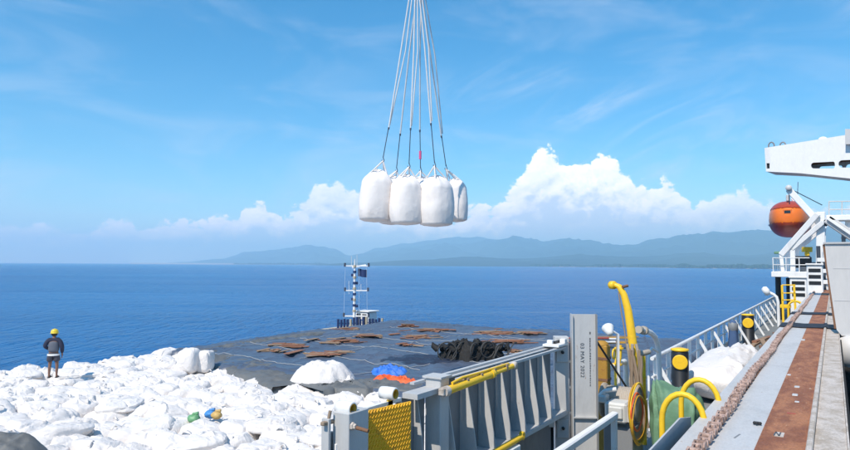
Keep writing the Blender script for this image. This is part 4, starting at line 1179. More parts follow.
def jib():
    A = at(765, 160, D=31); B = at(850, 160, Y=A.y - .6)
    xd = (B - A); xd.z = 0; xd.normalize()
    n = Vector((xd.y, -xd.x, 0)); zd = Vector((0, 0, 1))
    if n.dot(Vector((0, 0, EYE)) - A) < 0: n = -n          # towards the viewer
    def loc(px, py):
        p = plane_pt(px, py, A, n) - A
        return (p.dot(xd), p.z)
    t = thing('crane_jib', 'white box-girder crane jib with oval slots coming in from the right', 'crane', (A.x, A.y, A.z - 1))
    M = Matrix(((xd.x, zd.x, -n.x, A.x), (xd.y, zd.y, -n.y, A.y), (0, 1, 0, A.z), (0, 0, 0, 1)))
    def slot(x0, x1, y0, y1, x2=None):
        # rounded slot through the side plate
        out = []
        r = (y1 - y0) / 2
        for k in range(9):
            a = R(90 + 180 * k / 8); out.append(loc(x0 + r + r * math.cos(a), (y0 + y1) / 2 - r * math.sin(a)))
        for k in range(5):
            a = R(-90 + 180 * k / 4); out.append(loc(x1 - r * .5 + r * .5 * math.cos(a), (y0 + y1) / 2 - .5 - (r + .5) * math.sin(a)))
        return out
    outer = [loc(764.5, 148), loc(830, 137.5), loc(850, 134.3), loc(905, 126), loc(905, 190), loc(850, 178.5), loc(800, 173.2), loc(766, 171.5)]
    s1 = slot(811, 835, 162.6, 168.5); s2 = slot(838.5, 868, 160.2, 167.6)
    hole = [loc(766.6, 163.2), loc(769.6, 163.2), loc(769.6, 168.6), loc(766.6, 168.6)]
    part(t, 'side_plate', 'white_clean', lambda m: m.prism([outer, s1, s2, hole], M, .03))
    M2 = M @ Matrix.Translation((0, 0, 1.35))
    part(t, 'side_plate', 'white_clean', lambda m: m.prism([outer, s1, s2], M2, .03))
    def quad(m, i, j, dz=0.0):
        a, b = outer[i], outer[j]
        m.prism([[(a[0], a[1] - .0), (b[0], b[1] - .0), (b[0], b[1] - .03), (a[0], a[1] - .03)]], M @ Matrix.Translation((0, dz, .031)), 1.318)
    part(t, 'top_plate', 'white_clean', lambda m: [quad(m, 0, 1), quad(m, 1, 2), quad(m, 2, 3)])
    part(t, 'bottom_plate', 'hatch_grey', lambda m: [quad(m, 7, 6, .03), quad(m, 6, 5, .03), quad(m, 5, 4, .03)])
    part(t, 'end_plate', 'white_clean', lambda m: m.prism([[outer[0], (outer[0][0] + .03, outer[0][1]), (outer[7][0] + .03, outer[7][1] + .03), (outer[7][0], outer[7][1] + .03)]], M @ Matrix.Translation((0, 0, .031)), 1.318))
    inn = [(outer[0][0] + .2, -.3), (outer[3][0] - .05, -.3), (outer[3][0] - .05, .5), (outer[0][0] + .2, .2)]
    part(t, 'inner_web', 'rusty_steel', lambda m: m.prism([inn], M @ Matrix.Translation((0, 0, .7)), .02))
    for px in (770, 781.5):
        p = plane_pt(px, 147, A, n)
        def shackle(m):
            pts = [p + xd * (.11 * math.cos(a)) + zd * (.08 + .15 * math.sin(a)) - n * .2 for a in [R(-50 + 280 * k / 14) for k in range(15)]]
            m.tube(pts, .03, 8)
        sh = part(t, 'shackle', 'ship_grey_dark', shackle)
        part(sh, 'shackle_lug', 'ship_grey_dark', lambda m: m.box(p - Vector((.14, .14, .14)) - n * .2, p + Vector((.14, .14, .02)) - n * .2, .02))
    p = plane_pt(821, 139.5, A, n)
    part(t, 'vent_dome', 'white_clean', lambda m: m.lathe([(.17, -.05), (.17, .06), (.13, .12), (.06, .15), (0, .155)], Matrix.Translation(p - n * .3), 16))
    p = plane_pt(849, 146, A, n); q = plane_pt(856, 129, A, n)
    part(t, 'sheave_box', 'hatch_grey', lambda m: m.prism([[loc(846.5, 145), loc(858, 145), loc(858, 130), loc(846.5, 130)]], M @ Matrix.Translation((0, 0, -.25)), .24))
    # sloping rest that carries the jib out of frame
    e0 = M @ Vector((outer[3][0] - .4, (outer[3][1] + outer[4][1]) / 2, .7))
    part(t, 'crane_post', 'white_clean', lambda m: m.lathe([(0, 0.1), (1.0, 0.1), (1.0, e0.z - 1.0), (0.7, e0.z - .4), (0, e0.z - .4)], Matrix.Translation((e0.x, e0.y, 0)), 24))
jib()

def lifeboat():
    c = at(790, 219.5, X=-2.3)
    t = thing('lifeboat', 'orange enclosed lifeboat with dark red hood hanging in its davit', 'lifeboat', (c.x, c.y, c.z - 1.2))
    Rw, Rh, L = 1.20, 1.16, 5.4
    def shell(z0, z1, grow, n=56, m=44):
        """the part of the rounded boat skin between two heights"""
        vs = []; fs = []
        for j in range(m + 1):
            th = math.pi * j / m; u = -math.cos(th); k = math.sin(th) ** .62
            for i in range(n):
                a = 2 * math.pi * i / n
                ca, sa = math.cos(a), math.sin(a)
                x = math.copysign(abs(ca) ** .82, ca) * Rw * k; z = math.copysign(abs(sa) ** .82, sa) * Rh * k
                vs.append(Vector((c.x + x * grow, c.y + u * L / 2 * grow, c.z + z * grow)))
        for j in range(m):
            for i in range(n):
                q = (j * n + i, j * n + (i + 1) % n, (j + 1) * n + (i + 1) % n, (j + 1) * n + i)
                zc = sum(vs[w].z for w in q) / 4 - c.z
                if z0 <= zc / Rh < z1: fs.append(q)
        return vs, fs
    part(t, 'hull', 'boat_orange', lambda m: m.add(*shell(-2, .02, 1.0), True))
    part(t, 'hood', 'boat_orange', lambda m: m.add(*shell(-.06, 2, .992), True))
    part(t, 'hood_cover', 'boat_red', lambda m: m.add(*shell(.50, 2, 1.012), True))
    part(t, 'bottom_paint', 'boat_red', lambda m: m.add(*shell(-2, -.30, 1.012), True))
    part(t, 'hatch', 'boat_orange', lambda m: m.box((c.x - .26, c.y - L / 2 + .03, c.z + .05), (c.x + .26, c.y - L / 2 + .55, c.z + .50), .05))
    part(t, 'window', 'glass_dark', lambda m: m.box((c.x - .17, c.y - L / 2 + .015, c.z + .22), (c.x + .17, c.y - L / 2 + .029, c.z + .40), .004))
    for s_ in (-1, 1):
        part(t, 'grab_line', 'rope_pale', lambda m: m.tube([(c.x + s_ * (1.16 + .06 * (k % 2)) * max(.05, (1 - abs(-1 + k / 10) ** 2.6)) ** .55, c.y - L / 2 + L * k / 20, c.z - .22 - .18 * (k % 2)) for k in range(1, 20)], .02, 6))
    part(t, 'lifting_hook', 'ship_grey', lambda m: m.box((c.x - .1, c.y - 1.9, c.z + 1.05), (c.x + .1, c.y - 1.6, c.z + 1.45), .03))
lifeboat()

def boat_davit():
    Y = 43.0
    P = lambda x, y, dy=0: at(x, y, Y=Y + dy)
    foot = P(780, 259)
    t = thing('lifeboat_davit', 'white lifeboat davit of diagonal box arms', 'davit', P(800, 271))
    for dy in (0, 5.2):
        part(t, 'upper_arm', 'white_clean', lambda m: m.bar(P(788.5, 189.5) + Vector((0, dy, 0)), P(823, 227) + Vector((0, dy, 0)), .35, .42, (0, 1, 0), .03))
        part(t, 'lower_arm', 'white_clean', lambda m: m.bar(P(781, 255) + Vector((0, dy, 0)), P(818, 214) + Vector((0, dy - .4, 0)), .32, .30, (0, 1, 0), .03))
        part(t, 'brace_arm', 'white_clean', lambda m: m.bar(P(791.5, 249) + Vector((0, dy, 0)), P(824, 222) + Vector((0, dy - .4, 0)), .28, .28, (0, 1, 0), .03))
        part(t, 'leg', 'white_clean', lambda m: m.bar(P(781, 254) + Vector((0, dy, 0)), P(783, 271.3) + Vector((0, dy, 0)), .20, .20, (0, 1, 0), .02))
        part(t, 'leg', 'white_clean', lambda m: m.bar(P(792.5, 247) + Vector((0, dy, 0)), P(793, 271.3) + Vector((0, dy, 0)), .26, .24, (0, 1, 0), .02))
        part(t, 'rear_post', 'white_clean', lambda m: m.bar(P(821, 212) + Vector((0, dy, 0)), P(820, 275) + Vector((0, dy, 0)), .42, .38, (0, 1, 0), .03))
    part(t, 'boat_fall', 'rope_dark', lambda m: m.tube([P(789, 190), P(789.5, 204, 1.4)], .03, 6))
    part(t, 'boat_fall', 'rope_dark', lambda m: m.tube([P(790.5, 189), P(822, 205, 2)], .025, 6))
    part(t, 'sheave', 'hatch_grey', lambda m: m.lathe([(0, -.06), (.17, -.06), (.17, .06), (0, .06)], Matrix.Translation(P(789, 188.5) + Vector((0, -.3, 0))) @ Matrix.Rotation(R(90), 4, 'X'), 16))
    a = P(798, 182); part(t, 'antenna', 'rope_dark', lambda m: m.tube([P(797.5, 196), a], .02, 6))
    part(t, 'winch_motor', 'yellow_paint', lambda m: (m.tube([P(807, 252, 1), P(807, 247, 1)], .28, 12), m.box(P(805, 256, 1), P(809.5, 252, .4), .04)))
    for q in ((803, 262, 'black_paint'), (808, 268, 'ship_grey_dark')):
        p = P(q[0], q[1], 1.5); part(t, 'machinery', q[2], lambda m: m.box(p - Vector((.45, .4, .35)), p + Vector((.45, .4, .35)), .08))
    part(t, 'green_light', 'green_cloth', lambda m: m.box(P(774, 254), P(780, 251.5, .3), .03))
    # platform
    f = thing('boat_platform', 'white boarding platform with railings under the lifeboat', 'platform', P(792, 300))
    a = P(772, 271.5); b = P(812.5, 277.3)
    part(f, 'slab', 'white_clean', lambda m: m.box((a.x, Y - .6, b.z), (b.x, Y + 6.5, a.z), .02))
    zt = P(780, 258).z
    for z in (zt, (zt + a.z) / 2):
        part(f, 'rail', 'white_paint', lambda m: m.tube([(a.x + .1, Y + 6.3, z), (a.x + .1, Y - .5, z), (b.x - .1, Y - .5, z)], .03, 6))
    k = 0
    x = a.x + .1
    while x < b.x:
        part(f, 'rail_post', 'white_paint', lambda m: m.tube([(x, Y - .5, a.z), (x, Y - .5, zt)], .03, 6)); x += .66
    for yy in (Y + 1.2, Y + 3.0, Y + 4.8):
        part(f, 'rail_post', 'white_paint', lambda m: m.tube([(a.x + .1, yy, a.z), (a.x + .1, yy, zt)], .03, 6))
    for px, w in ((808, .5), (799, .28)):
        p = P(px, 285)
        part(f, 'column', 'white_clean', lambda m: m.box((p.x - w / 2, Y + .3, DECK), (p.x + w / 2, Y + .3 + w, b.z - .002), .01))
    p = P(777, 285); part(f, 'column', 'black_paint', lambda m: m.tube([(p.x, Y + 1, DECK), (p.x, Y + 1, b.z - .002)], .16, 10))
    part(f, 'locker', 'hull_paint', lambda m: m.box((P(783, 290).x, Y + 3, DECK), (P(812, 290).x, Y + 5, b.z - .1), .02))
    part(f, 'brown_crate', 'wood_brown', lambda m: m.box((P(792, 290).x, Y + 2, DECK), (P(800, 290).x, Y + 2.8, b.z - .15), .02))
    part(f, 'yellow_strut', 'yellow_paint', lambda m: m.bar(P(805.5, 278, -.1), P(808, 293, -.1), .16, .12, (0, 1, 0), .02))
boat_davit()

def aft_bits():
    # yellow ladder frame with hoop
    Y = 33.0
    P = lambda x, y, dy=0: at(x, y, Y=Y + dy)
    t = thing('yellow_ladder', 'yellow ladder frame with cross bars below the lifeboat platform', 'ladder', (P(789, 306).x, Y, DECK))
    for x0, x1 in ((782, 783), (794, 796)):
        a = P(x0, 285); b = P(x1, 303); b.z = DECK
        part(t, 'stile', 'yellow_paint', lambda m: m.bar(a, b, .09, .07, (0, 1, 0), .01))
    for y in (285, 293, 300):
        part(t, 'rung', 'yellow_paint', lambda m: m.bar(P(782, y), P(795.5, y), .07, .05, (0, 0, 1), .01))
    part(t, 'foot_plate', 'yellow_paint', lambda m: m.box(P(780, 308), P(791, 304.5, .3), .02))
    c = P(795.5, 307)
    part(t, 'hoop', 'yellow_paint', lambda m: m.tube([c + Vector((-.28, 0, -.7)), c + Vector((-.28, 0, 0))] + [c + Vector((-.28 * math.cos(a), 0, .26 * math.sin(a))) for a in [math.pi * k / 10 for k in range(1, 11)]] + [c + Vector((.28, 0, -.3))], .05, 8))
    # gooseneck lamp on the rail end
    Y = 36.0
    t = thing('deck_lamp', 'white gooseneck deck lamp at the far end of the railing', 'lamp', (P(778, 310, 3).x, Y, DECK))
    pts = [P(778.5, 312, 3), P(778, 302, 3), P(776.5, 297, 3), P(773.5, 294.5, 3), P(769, 292.5, 3)]
    pts[0].z = DECK
    part(t, 'stem', 'white_paint', lambda m: m.tube(pts, .08, 8))
    part(t, 'head', 'white_paint', lambda m: m.lathe([(0, -.16), (.2, -.14), (.26, 0), (.2, .14), (0, .18)], Matrix.Translation(P(766, 291, 3)) @ Matrix.Rotation(R(60), 4, 'Y'), 16))
    # white vents between platform and hatch cover
    rr = random.Random(6)
    for k, (px, py, w, h, lab) in enumerate(((798.5, 292, .8, 1.5, 'white vent box under the platform, left of two'), (815, 285, .7, 2.0, 'tall white vent box against the hatch cover'))):
        Y = 40 - 2 * k
        p = at(px, py, Y=Y)
        t = thing('vent_box', lab, 'vent', (p.x, Y, DECK), 'white vent boxes by the platform')
        z0 = DECK; z1 = p.z + h / 2
        part(t, 'casing', 'white_clean', lambda m: m.box((p.x - w / 2, Y, z0), (p.x + w / 2, Y + .7, z1), .04))
        for j in range(3):
            part(t, 'louvre', 'black_paint', lambda m: m.box((p.x - w * .38, Y - .02, z1 - .35 - .32 * j), (p.x + w * .38, Y - .002, z1 - .17 - .32 * j)))
        part(t, 'hood', 'white_clean', lambda m: m.box((p.x - w * .56, Y - .08, z1 + .001), (p.x + w * .56, Y + .78, z1 + .09), .02))
    p = at(824, 270, Y=41.5)
    t = thing('pipe_rack', 'dark blue and white pipes rising beside the hatch cover', 'pipes', (p.x, 41.5, DECK))
    for k in range(5):
        q = at(819 + 2.3 * k, 270, Y=41.5 + .1 * k)
        part(t, 'pipe', 'white_paint' if k % 2 else 'hull_paint', lambda m: m.tube([(q.x, q.y, DECK), (q.x, q.y, at(820, 246 + 6 * (k % 3), Y=41.5).z)], .10, 8))
    for k in range(3):
        z = at(820, 262 + 11 * k, Y=41.3).z
        part(t, 'clamp', 'white_paint', lambda m: m.box((at(817, 262, Y=41.3).x, 41.1, z), (at(831, 262, Y=41.3).x, 41.3, z + .22), .02))
    # gantry walkway at the right edge above the hatch cover
    Y = 22.0
    t = thing('gantry_walkway', 'white gantry beam with thin handrail above the hatch cover at the right edge', 'gantry', at(840, 240, Y=Y))
    part(t, 'beam', 'white_clean', lambda m: m.bar(at(826, 218.5, Y=Y), at(905, 217, Y=Y), .5, .16, (0, 0, 1), .02))
    part(t, 'diagonal', 'hatch_grey', lambda m: m.bar(at(827, 219, Y=Y - .1), at(868, 247, Y=Y - .1), .26, .30, (0, 1, 0), .02))
    part(t, 'diagonal_face', 'white_clean', lambda m: m.bar(at(827.5, 218.3, Y=Y - .3), at(868.5, 246.0, Y=Y - .3), .08, .08, (0, 1, 0), .01))
    part(t, 'upright', 'white_clean', lambda m: m.bar(at(848, 219, Y=Y), at(848, 229, Y=Y), .14, .14, (0, 1, 0), .01))
    part(t, 'upright', 'ship_grey_dark', lambda m: m.bar(at(843.5, 231, Y=Y), at(843.5, 262, Y=Y), .10, .10, (0, 1, 0), .01))
    for py in (201.5, 209.5):
        part(t, 'handrail', 'hatch_grey', lambda m: m.tube([at(829, py, Y=Y), at(905, py - .6, Y=Y)], .018, 6))
    for px in (829, 842, 856):
        part(t, 'handrail_post', 'hatch_grey', lambda m: m.tube([at(px, 201.5, Y=Y), at(px, 217.5, Y=Y)], .018, 6))
    part(t, 'tie', 'hatch_grey', lambda m: m.tube([at(841, 238, Y=Y), at(905, 236, Y=Y)], .03, 6))
    part(t, 'bracket', 'black_paint', lambda m: m.box(at(824, 226, Y=Y), at(827.5, 220, Y=Y + .2), .02))
    part(t, 'column', 'white_clean', lambda m: m.box((at(905, 217, Y=Y).x - .2, Y - .2, COAM), (at(905, 217, Y=Y).x + .2, Y + .2, at(905, 217, Y=Y).z - .1)))
aft_bits()

# ================================================================== BARGE AND ITS CARGO
TOP = 7.68          # level of the bag tops
BED = 6.62          # level the top layer stands on
def barge():
    t = thing('cargo_barge', 'flat barge loaded with white bulk bags moored along the ship', 'barge', (-15, 5, 0))
    x0, x1, y0, y1 = -25.0, -4.7, -26.0, 36.2
    part(t, 'hull', 'hull_paint', lambda m: m.prism([[(x0, y0), (x1, y0), (x1, y1 - 2), (x1 - 2.5, y1), (x0 + 2.5, y1), (x0, y1 - 2)]], Matrix.Translation((0, 0, -1.5)), 4.3))
    part(t, 'side_wall', 'ship_grey_dark', lambda m: m.box((x0 + .05, y0 + 1, 2.801), (x0 + .25, y1 - 2.2, BED - .05)))
    part(t, 'side_wall', 'ship_grey_dark', lambda m: m.box((x1 - .25, y0 + 1, 2.801), (x1 - .05, y1 - 2.2, BED - .05)))
    part(t, 'end_wall', 'ship_grey_dark', lambda m: m.box((x0 + .26, y1 - 2.4, 2.801), (x1 - .26, y1 - 2.2, BED - .05)))
    part(t, 'cargo_bed', 'tarp_edge', lambda m: m.box((x0 + .05, y0 + 1, BED - .049), (x1 - .05, y1 - 2.2, BED)))
barge()

def bags():
    variants = []
    for k in range(14):
        rr = random.Random(k)
        w = rr.uniform(.50, .60); d = rr.uniform(.50, .60); h = rr.uniform(.98, 1.16)
        o = bag_mesh(k + 1, w, d, h, rr.uniform(.05, .085)).build('bulk_bag', 'bag_fabric', fix=False)
        variants.append((o, h))
    used = [False] * len(variants)
    rr = random.Random(21)
    LAB = 'crumpled white bulk bag lying packed among the many on the barge'
    count = 0
    spots = []
    y = 4.4
    row = 0
    while y < 17.6:
        x = -24.25 + (.46 if row % 2 else 0)
        while x > -30 and x < -5.6:
            spots.append((x + rr.uniform(-.13, .13), y + rr.uniform(-.13, .13))); x += .98
        y += .93; row += 1
    def edge(x):      # the bags run on under the near edge of the tarpaulin
        return 16.4 + .5 * math.sin(x * .7) + (.9 if x < -21.5 else 0)
    for (x, y) in spots:
        if y > edge(x): continue
        p = cam_project(Vector((x, y, TOP)))
        if p is None or p[0] < -50 or p[0] > 470 or p[1] > 492: continue
        k = rr.randrange(len(variants))
        o0, h = variants[k]
        if not used[k]: o = o0; used[k] = True
        else:
            o = o0.copy(); col.objects.link(o)
        lift = .09 * mn.noise(Vector((x * .35, y * .35, 3.0))) + rr.uniform(-.05, .05)
        o.location = (x, y, BED + lift * .5)
        sc = (TOP - BED + lift) / h
        o.scale = (rr.uniform(.93, 1.03), rr.uniform(.93, 1.03), sc)
        o.rotation_euler = (rr.uniform(-.08, .08), rr.uniform(-.08, .08), rr.choice((0, 1.57, 3.14, 4.71)) + rr.uniform(-.4, .4))
        tag(o, LAB, 'bulk bag', 'white bulk bags packed on the barge')
        count += 1
    wp = at(52.5, 377.5, Z=TOP + .08)
    near = min([o for o in col.objects if o.get('label') == LAB], key=lambda o: (o.location.x - wp.x) ** 2 + (o.location.y - wp.y) ** 2)
    near['label'] = 'white bulk bag directly under the feet of the worker'
    for k, (o, h) in enumerate(variants):
        if not used[k]: bpy.data.objects.remove(o)
    # second tier: a few slumped on top
    SL = ['flattened white bag lying at the outer edge, left of the worker', 'flattened white bag on the outer edge just right of the worker', 'flattened white bag on the outer edge, second right of the worker', 'flattened white bag at the outer edge near the upright bags',
          'flattened white bag beside the grey tarpaulin, right of the upright bags', 'flattened white bag in the middle of the pile, right below the worker', 'flattened white bag near the tarpaulin, left of the white mound', 'flattened white bag above the slate mound at the lower left',
          'flattened white bag just below the green and blue sacks', 'flattened white bag next to the latch bracket', 'flattened white bag right of the tan sack', 'flattened white bag left of the green sack']
    for j, (px, py) in enumerate(((20, 372), (75, 370), (100, 369), (165, 372), (245, 385), (120, 400), (290, 395), (60, 425), (200, 436), (330, 432), (268, 418), (150, 420))):
        p = at(px, py, Z=TOP + .1)
        m = bag_mesh(60 + j, .62, .54, .27, .06, strap=j % 2 == 0)
        o = m.build('bulk_bag', 'bag_fabric', fix=False)
        o.location = (p.x, p.y, TOP - .16); o.rotation_euler = (0, 0, j * 1.1)
        tag(o, SL[j], 'bulk bag', 'flattened bulk bags on top of the pile')
    # two upright bags at the tarpaulin corner
    for j, (px, py, lab) in enumerate(((188.5, 372, 'upright full white bulk bag at the left corner of the tarpaulin'), (204, 371, 'smaller upright white bulk bag tucked under the left corner of the tarpaulin'))):
        p = at(px, py, Z=TOP - .02)
        m = bag_mesh(80 + j, .37 - .07 * j, .37 - .07 * j, .86 - .1 * j, .03, strap=False, sag=.3)
        o = m.build('bulk_bag', 'bag_fabric', fix=False); o.location = (p.x, p.y, TOP - .06); o.rotation_euler = (0, 0, .4)
        tag(o, lab, 'bulk bag', 'upright bags at the tarpaulin corner')
    return count

def cam_project(p):
    q = CAM_M.transposed() @ (p - Vector((0, 0, EYE)))
    if q.z >= -.1: return None
    return (425 + F * q.x / -q.z, 225 - F * q.y / -q.z)
NB = bags()

def tarp_z(x, y):
    lump = .10 * math.sin(x * 3.1 + 1.3 * mn.noise(Vector((x * .4, y * .4, 0)))) * math.sin(y * 3.0 + 1.1 * mn.noise(Vector((x * .4, y * .4, 7))))
    return TOP + .10 + .06 * lump * 4 + .16 * mn.noise(Vector((x * .22, y * .22, 1.0))) + .09 * fold((x, y, 0), 4, .6) + .05 * fold((x, y, 0), 9, 1.5) + .05 * (math.exp(-((x * .96 + y * .28 + 200) % 3.6 / .10) ** 2) + math.exp(-((y * .96 - x * .28 + 200) % 4.4 / .10) ** 2))

def tarp():
    mb = MB(); vs = []; fs = []
    nx, ny = 260, 260
    x0, x1, ya, yb = -25.05, -4.6, 15.4, 35.2
    for i in range(nx + 1):
        x = x0 + (x1 - x0) * i / nx
        near = 15.55 + .55 * mn.noise(Vector((x * .45, 3, 1))) + .3 * mn.noise(Vector((x * 1.7, 1, 1))) + (1.9 if x < -22.6 else (1.9 * max(0, (-21.0 - x) / 1.6) if x < -21.0 else 0))
        for j in range(ny + 1):
            v = j / ny
            y = near + (yb - near) * v
            z = tarp_z(x, y)
            if j == 0: z = TOP - .10
            elif j < 3: z = min(z, TOP + .05 * j + .02)
            ex = min(x - x0, x1 - x, yb - y)
            if ex < .5: z -= (1 - ex / .5) ** 2 * 1.2
            vs.append((x, y, z))
    for i in range(nx):
        for j in range(ny):
            a = i * (ny + 1) + j
            fs.append((a, a + ny + 1, a + ny + 2, a + 1))
    mb.add(vs, fs, True)
    tag(mb.build('cargo_tarpaulin', 'tarp_grey', fix=False), 'huge dark blue-grey tarpaulin covering the far half of the barge', 'tarpaulin')
    # loose crumpled margins
    for k, (pts, w, seed, lab) in enumerate((
        ([(195, 356), (215, 358), (240, 364), (262, 369), (283, 376), (300, 382)], 1.0, 3, 'crumpled grey tarpaulin edge along the left of the white bags'),
        ([(308, 385), (330, 382), (352, 384), (375, 382), (398, 384), (425, 387)], .85, 6, 'bunched grey tarpaulin edge between white mound and yellow flap'),
        ([(196, 353), (235, 345), (280, 338), (330, 331)], .55, 8, 'grey tarpaulin margin folded along the outer edge of the barge'))):
        W = [at(a, b, Z=TOP + .12) for a, b in pts]
        m = MB(); vs = []; fs = []
        n = 90; mm = 22
        for i in range(n + 1):
            u = i / n * (len(W) - 1); q = min(int(u), len(W) - 2); c = W[q].lerp(W[q + 1], u - q)
            tdir = (W[q + 1] - W[q]).normalized(); sd_ = Vector((-tdir.y, tdir.x, 0))
            for j in range(mm + 1):
                v = -1 + 2 * j / mm
                ww = w * (1 + .3 * mn.noise(Vector((u * 2, v * .5, seed))))
                pp = c + sd_ * (v * ww)
                hgt = (1 - v * v) * .05 + .17 * max(-.2, fold((pp.x, pp.y, 0), seed, 1.9) + .25) * (1 - abs(v) ** 6)
                base = TOP - .06
                z = base + max(.0, hgt) * min(1, (1 - abs(2 * i / n - 1) ** 8) + .02) + .12
                if j in (0, mm): z = TOP - .12
                vs.append((pp.x, pp.y, z))
        for i in range(n):
            for j in range(mm):
                a = i * (mm + 1) + j; fs.append((a, a + mm + 1, a + mm + 2, a + 1))
        m.add(vs, fs, True)
        tag(m.build('tarpaulin_edge', 'tarp_edge', fix=True), lab, 'tarpaulin', 'loose tarpaulin edges')
    # lashing ropes
    LR = [((215, 352), (330, 372)), ((250, 343), (420, 368)), ((300, 338), (500, 365)), ((345, 333), (545, 355)), ((240, 347), (372, 328)), ((300, 357), (470, 333)), ((390, 326), (560, 342)), ((350, 375), (540, 346)), ((425, 340), (545, 338))]
    RL = ['nearest the upright bags, ending by the white mound', 'passing behind the white mound toward the blue sheet', 'from the left plank piles to the dark sheet', 'passing in front of the mast to the net bundle',
          'along the outer edge of the barge toward the mast', 'crossing from the white mound up to the far planks', 'along the far end of the barge', 'from the white mound along to the bulwark panel', 'short, straight, just beyond the net bundle']
    for k, (a, b) in enumerate(LR):
        A = at(*a, Z=TOP + .15); B = at(*b, Z=TOP + .15)
        pts = []
        for i in range(61):
            q = A.lerp(B, i / 60) + Vector((.12 * mn.noise(Vector((i * .1, k, 0))), .12 * mn.noise(Vector((i * .1, k, 5))), 0))
            pts.append((q.x, q.y, tarp_z(q.x, q.y) + .02))
        m = MB(); m.tube(pts, .013, 5)
        tag(m.build('lashing_rope', 'rope_grey'), 'thin pale rope on the tarpaulin ' + RL[k], 'rope', 'lashing ropes on the tarpaulin')
tarp()

def on_tarp(px, py):
    p = at(px, py, Z=TOP + .15)
    for _ in range(4): p = at(px, py, Z=tarp_z(p.x, p.y))
    return p

def dunnage():
    rr = random.Random(14)
    spots = [(271, 352, .9, 3, .9, 'wood_tan', 'short pale planks on the left edge of the tarpaulin'),
             (287, 346, 1.3, 6, .2, 'wood_brown', 'small brown plank pile left of the white mound, farther back'),
             (318, 355, 1.7, 8, .35, 'wood_brown', 'wide brown plank pile just behind the white mound'),
             (335, 342, 1.6, 8, .5, 'wood_brown', 'brown plank pile behind the wide one, toward the mast'),
             (369, 337, 1.2, 6, .1, 'wood_brown', 'small brown plank pile in front of the mast'),
             (350, 330, 1.1, 4, .3, 'wood_brown', 'narrow brown planks at the foot of the mast'),
             (407, 326, 1.0, 5, .2, 'wood_brown', 'farthest brown planks at the barge end'),
             (429, 331, 1.5, 7, .3, 'wood_brown', 'brown plank pile at the far middle of the tarpaulin'),
             (418, 338, 1.5, 7, .1, 'wood_brown', 'brown plank pile left of the black net bundle, behind'),
             (408, 346, .7, 3, .4, 'wood_tan', 'few thin planks on the tarpaulin left of the net bundle'),
             (494, 333, 1.6, 8, .3, 'wood_brown', 'brown plank pile at the far end right of centre'),
             (512, 342, 1.7, 8, .0, 'wood_brown', 'brown plank pile behind the right end of the net bundle'),
             (528, 334, 1.4, 5, .2, 'wood_tan', 'pale brown planks at the far right of the tarpaulin'),
             (515, 352, .7, 3, .2, 'wood_tan', 'small pale planks beyond the bulwark panel top')]
    for (px, py, L, n, ang, mt, lab) in spots:
        c = on_tarp(px, py)
        t = thing('plank_pile', lab, 'planks', c, 'plank piles on the tarpaulin')
        n = int(n * 2.4)
        for k in range(n):
            a = YAW + ang + rr.gauss(0, .45)
            l = L * rr.uniform(.3, .8)
            off = Vector((rr.gauss(0, .30) * L, rr.gauss(0, .26) * L, 0))
            off.rotate(Euler((0, 0, YAW)))
            q = c + off; z = max(tarp_z(q.x, q.y), c.z - .05) + .025 + .015 * (k % 3)
            dv = Vector((math.cos(a), math.sin(a), 0)) * l / 2
            part(t, 'plank', mt if rr.random() < .7 else ('wood_tan' if mt == 'wood_brown' else 'wood_brown'),
                 lambda m: m.bar((q.x - dv.x, q.y - dv.y, z + rr.uniform(-.02, .06)), (q.x + dv.x, q.y + dv.y, z + rr.uniform(-.02, .06)), rr.uniform(.10, .34), .026, (0, 0, 1)))
    # painted boards beyond the H-beam
    c = at(608, 343, Z=TOP + .25)
    t = thing('painted_boards', 'red, white and yellow painted boards lying beyond the H-beam', 'boards', c)
    for k in range(9):
        q = c + Vector((-1.2 + .35 * (k % 5), -1.6 + .45 * k, .03 * (k % 3)))
        part(t, 'board', ('wood_tan', 'boat_red', 'rope_pale', 'yellow_worn')[k % 4], lambda m: m.bar(q + Vector((-.9, -.5 + .1 * (k % 3), 0)), q + Vector((.9, .5, .05)), .22, .05))
dunnage()

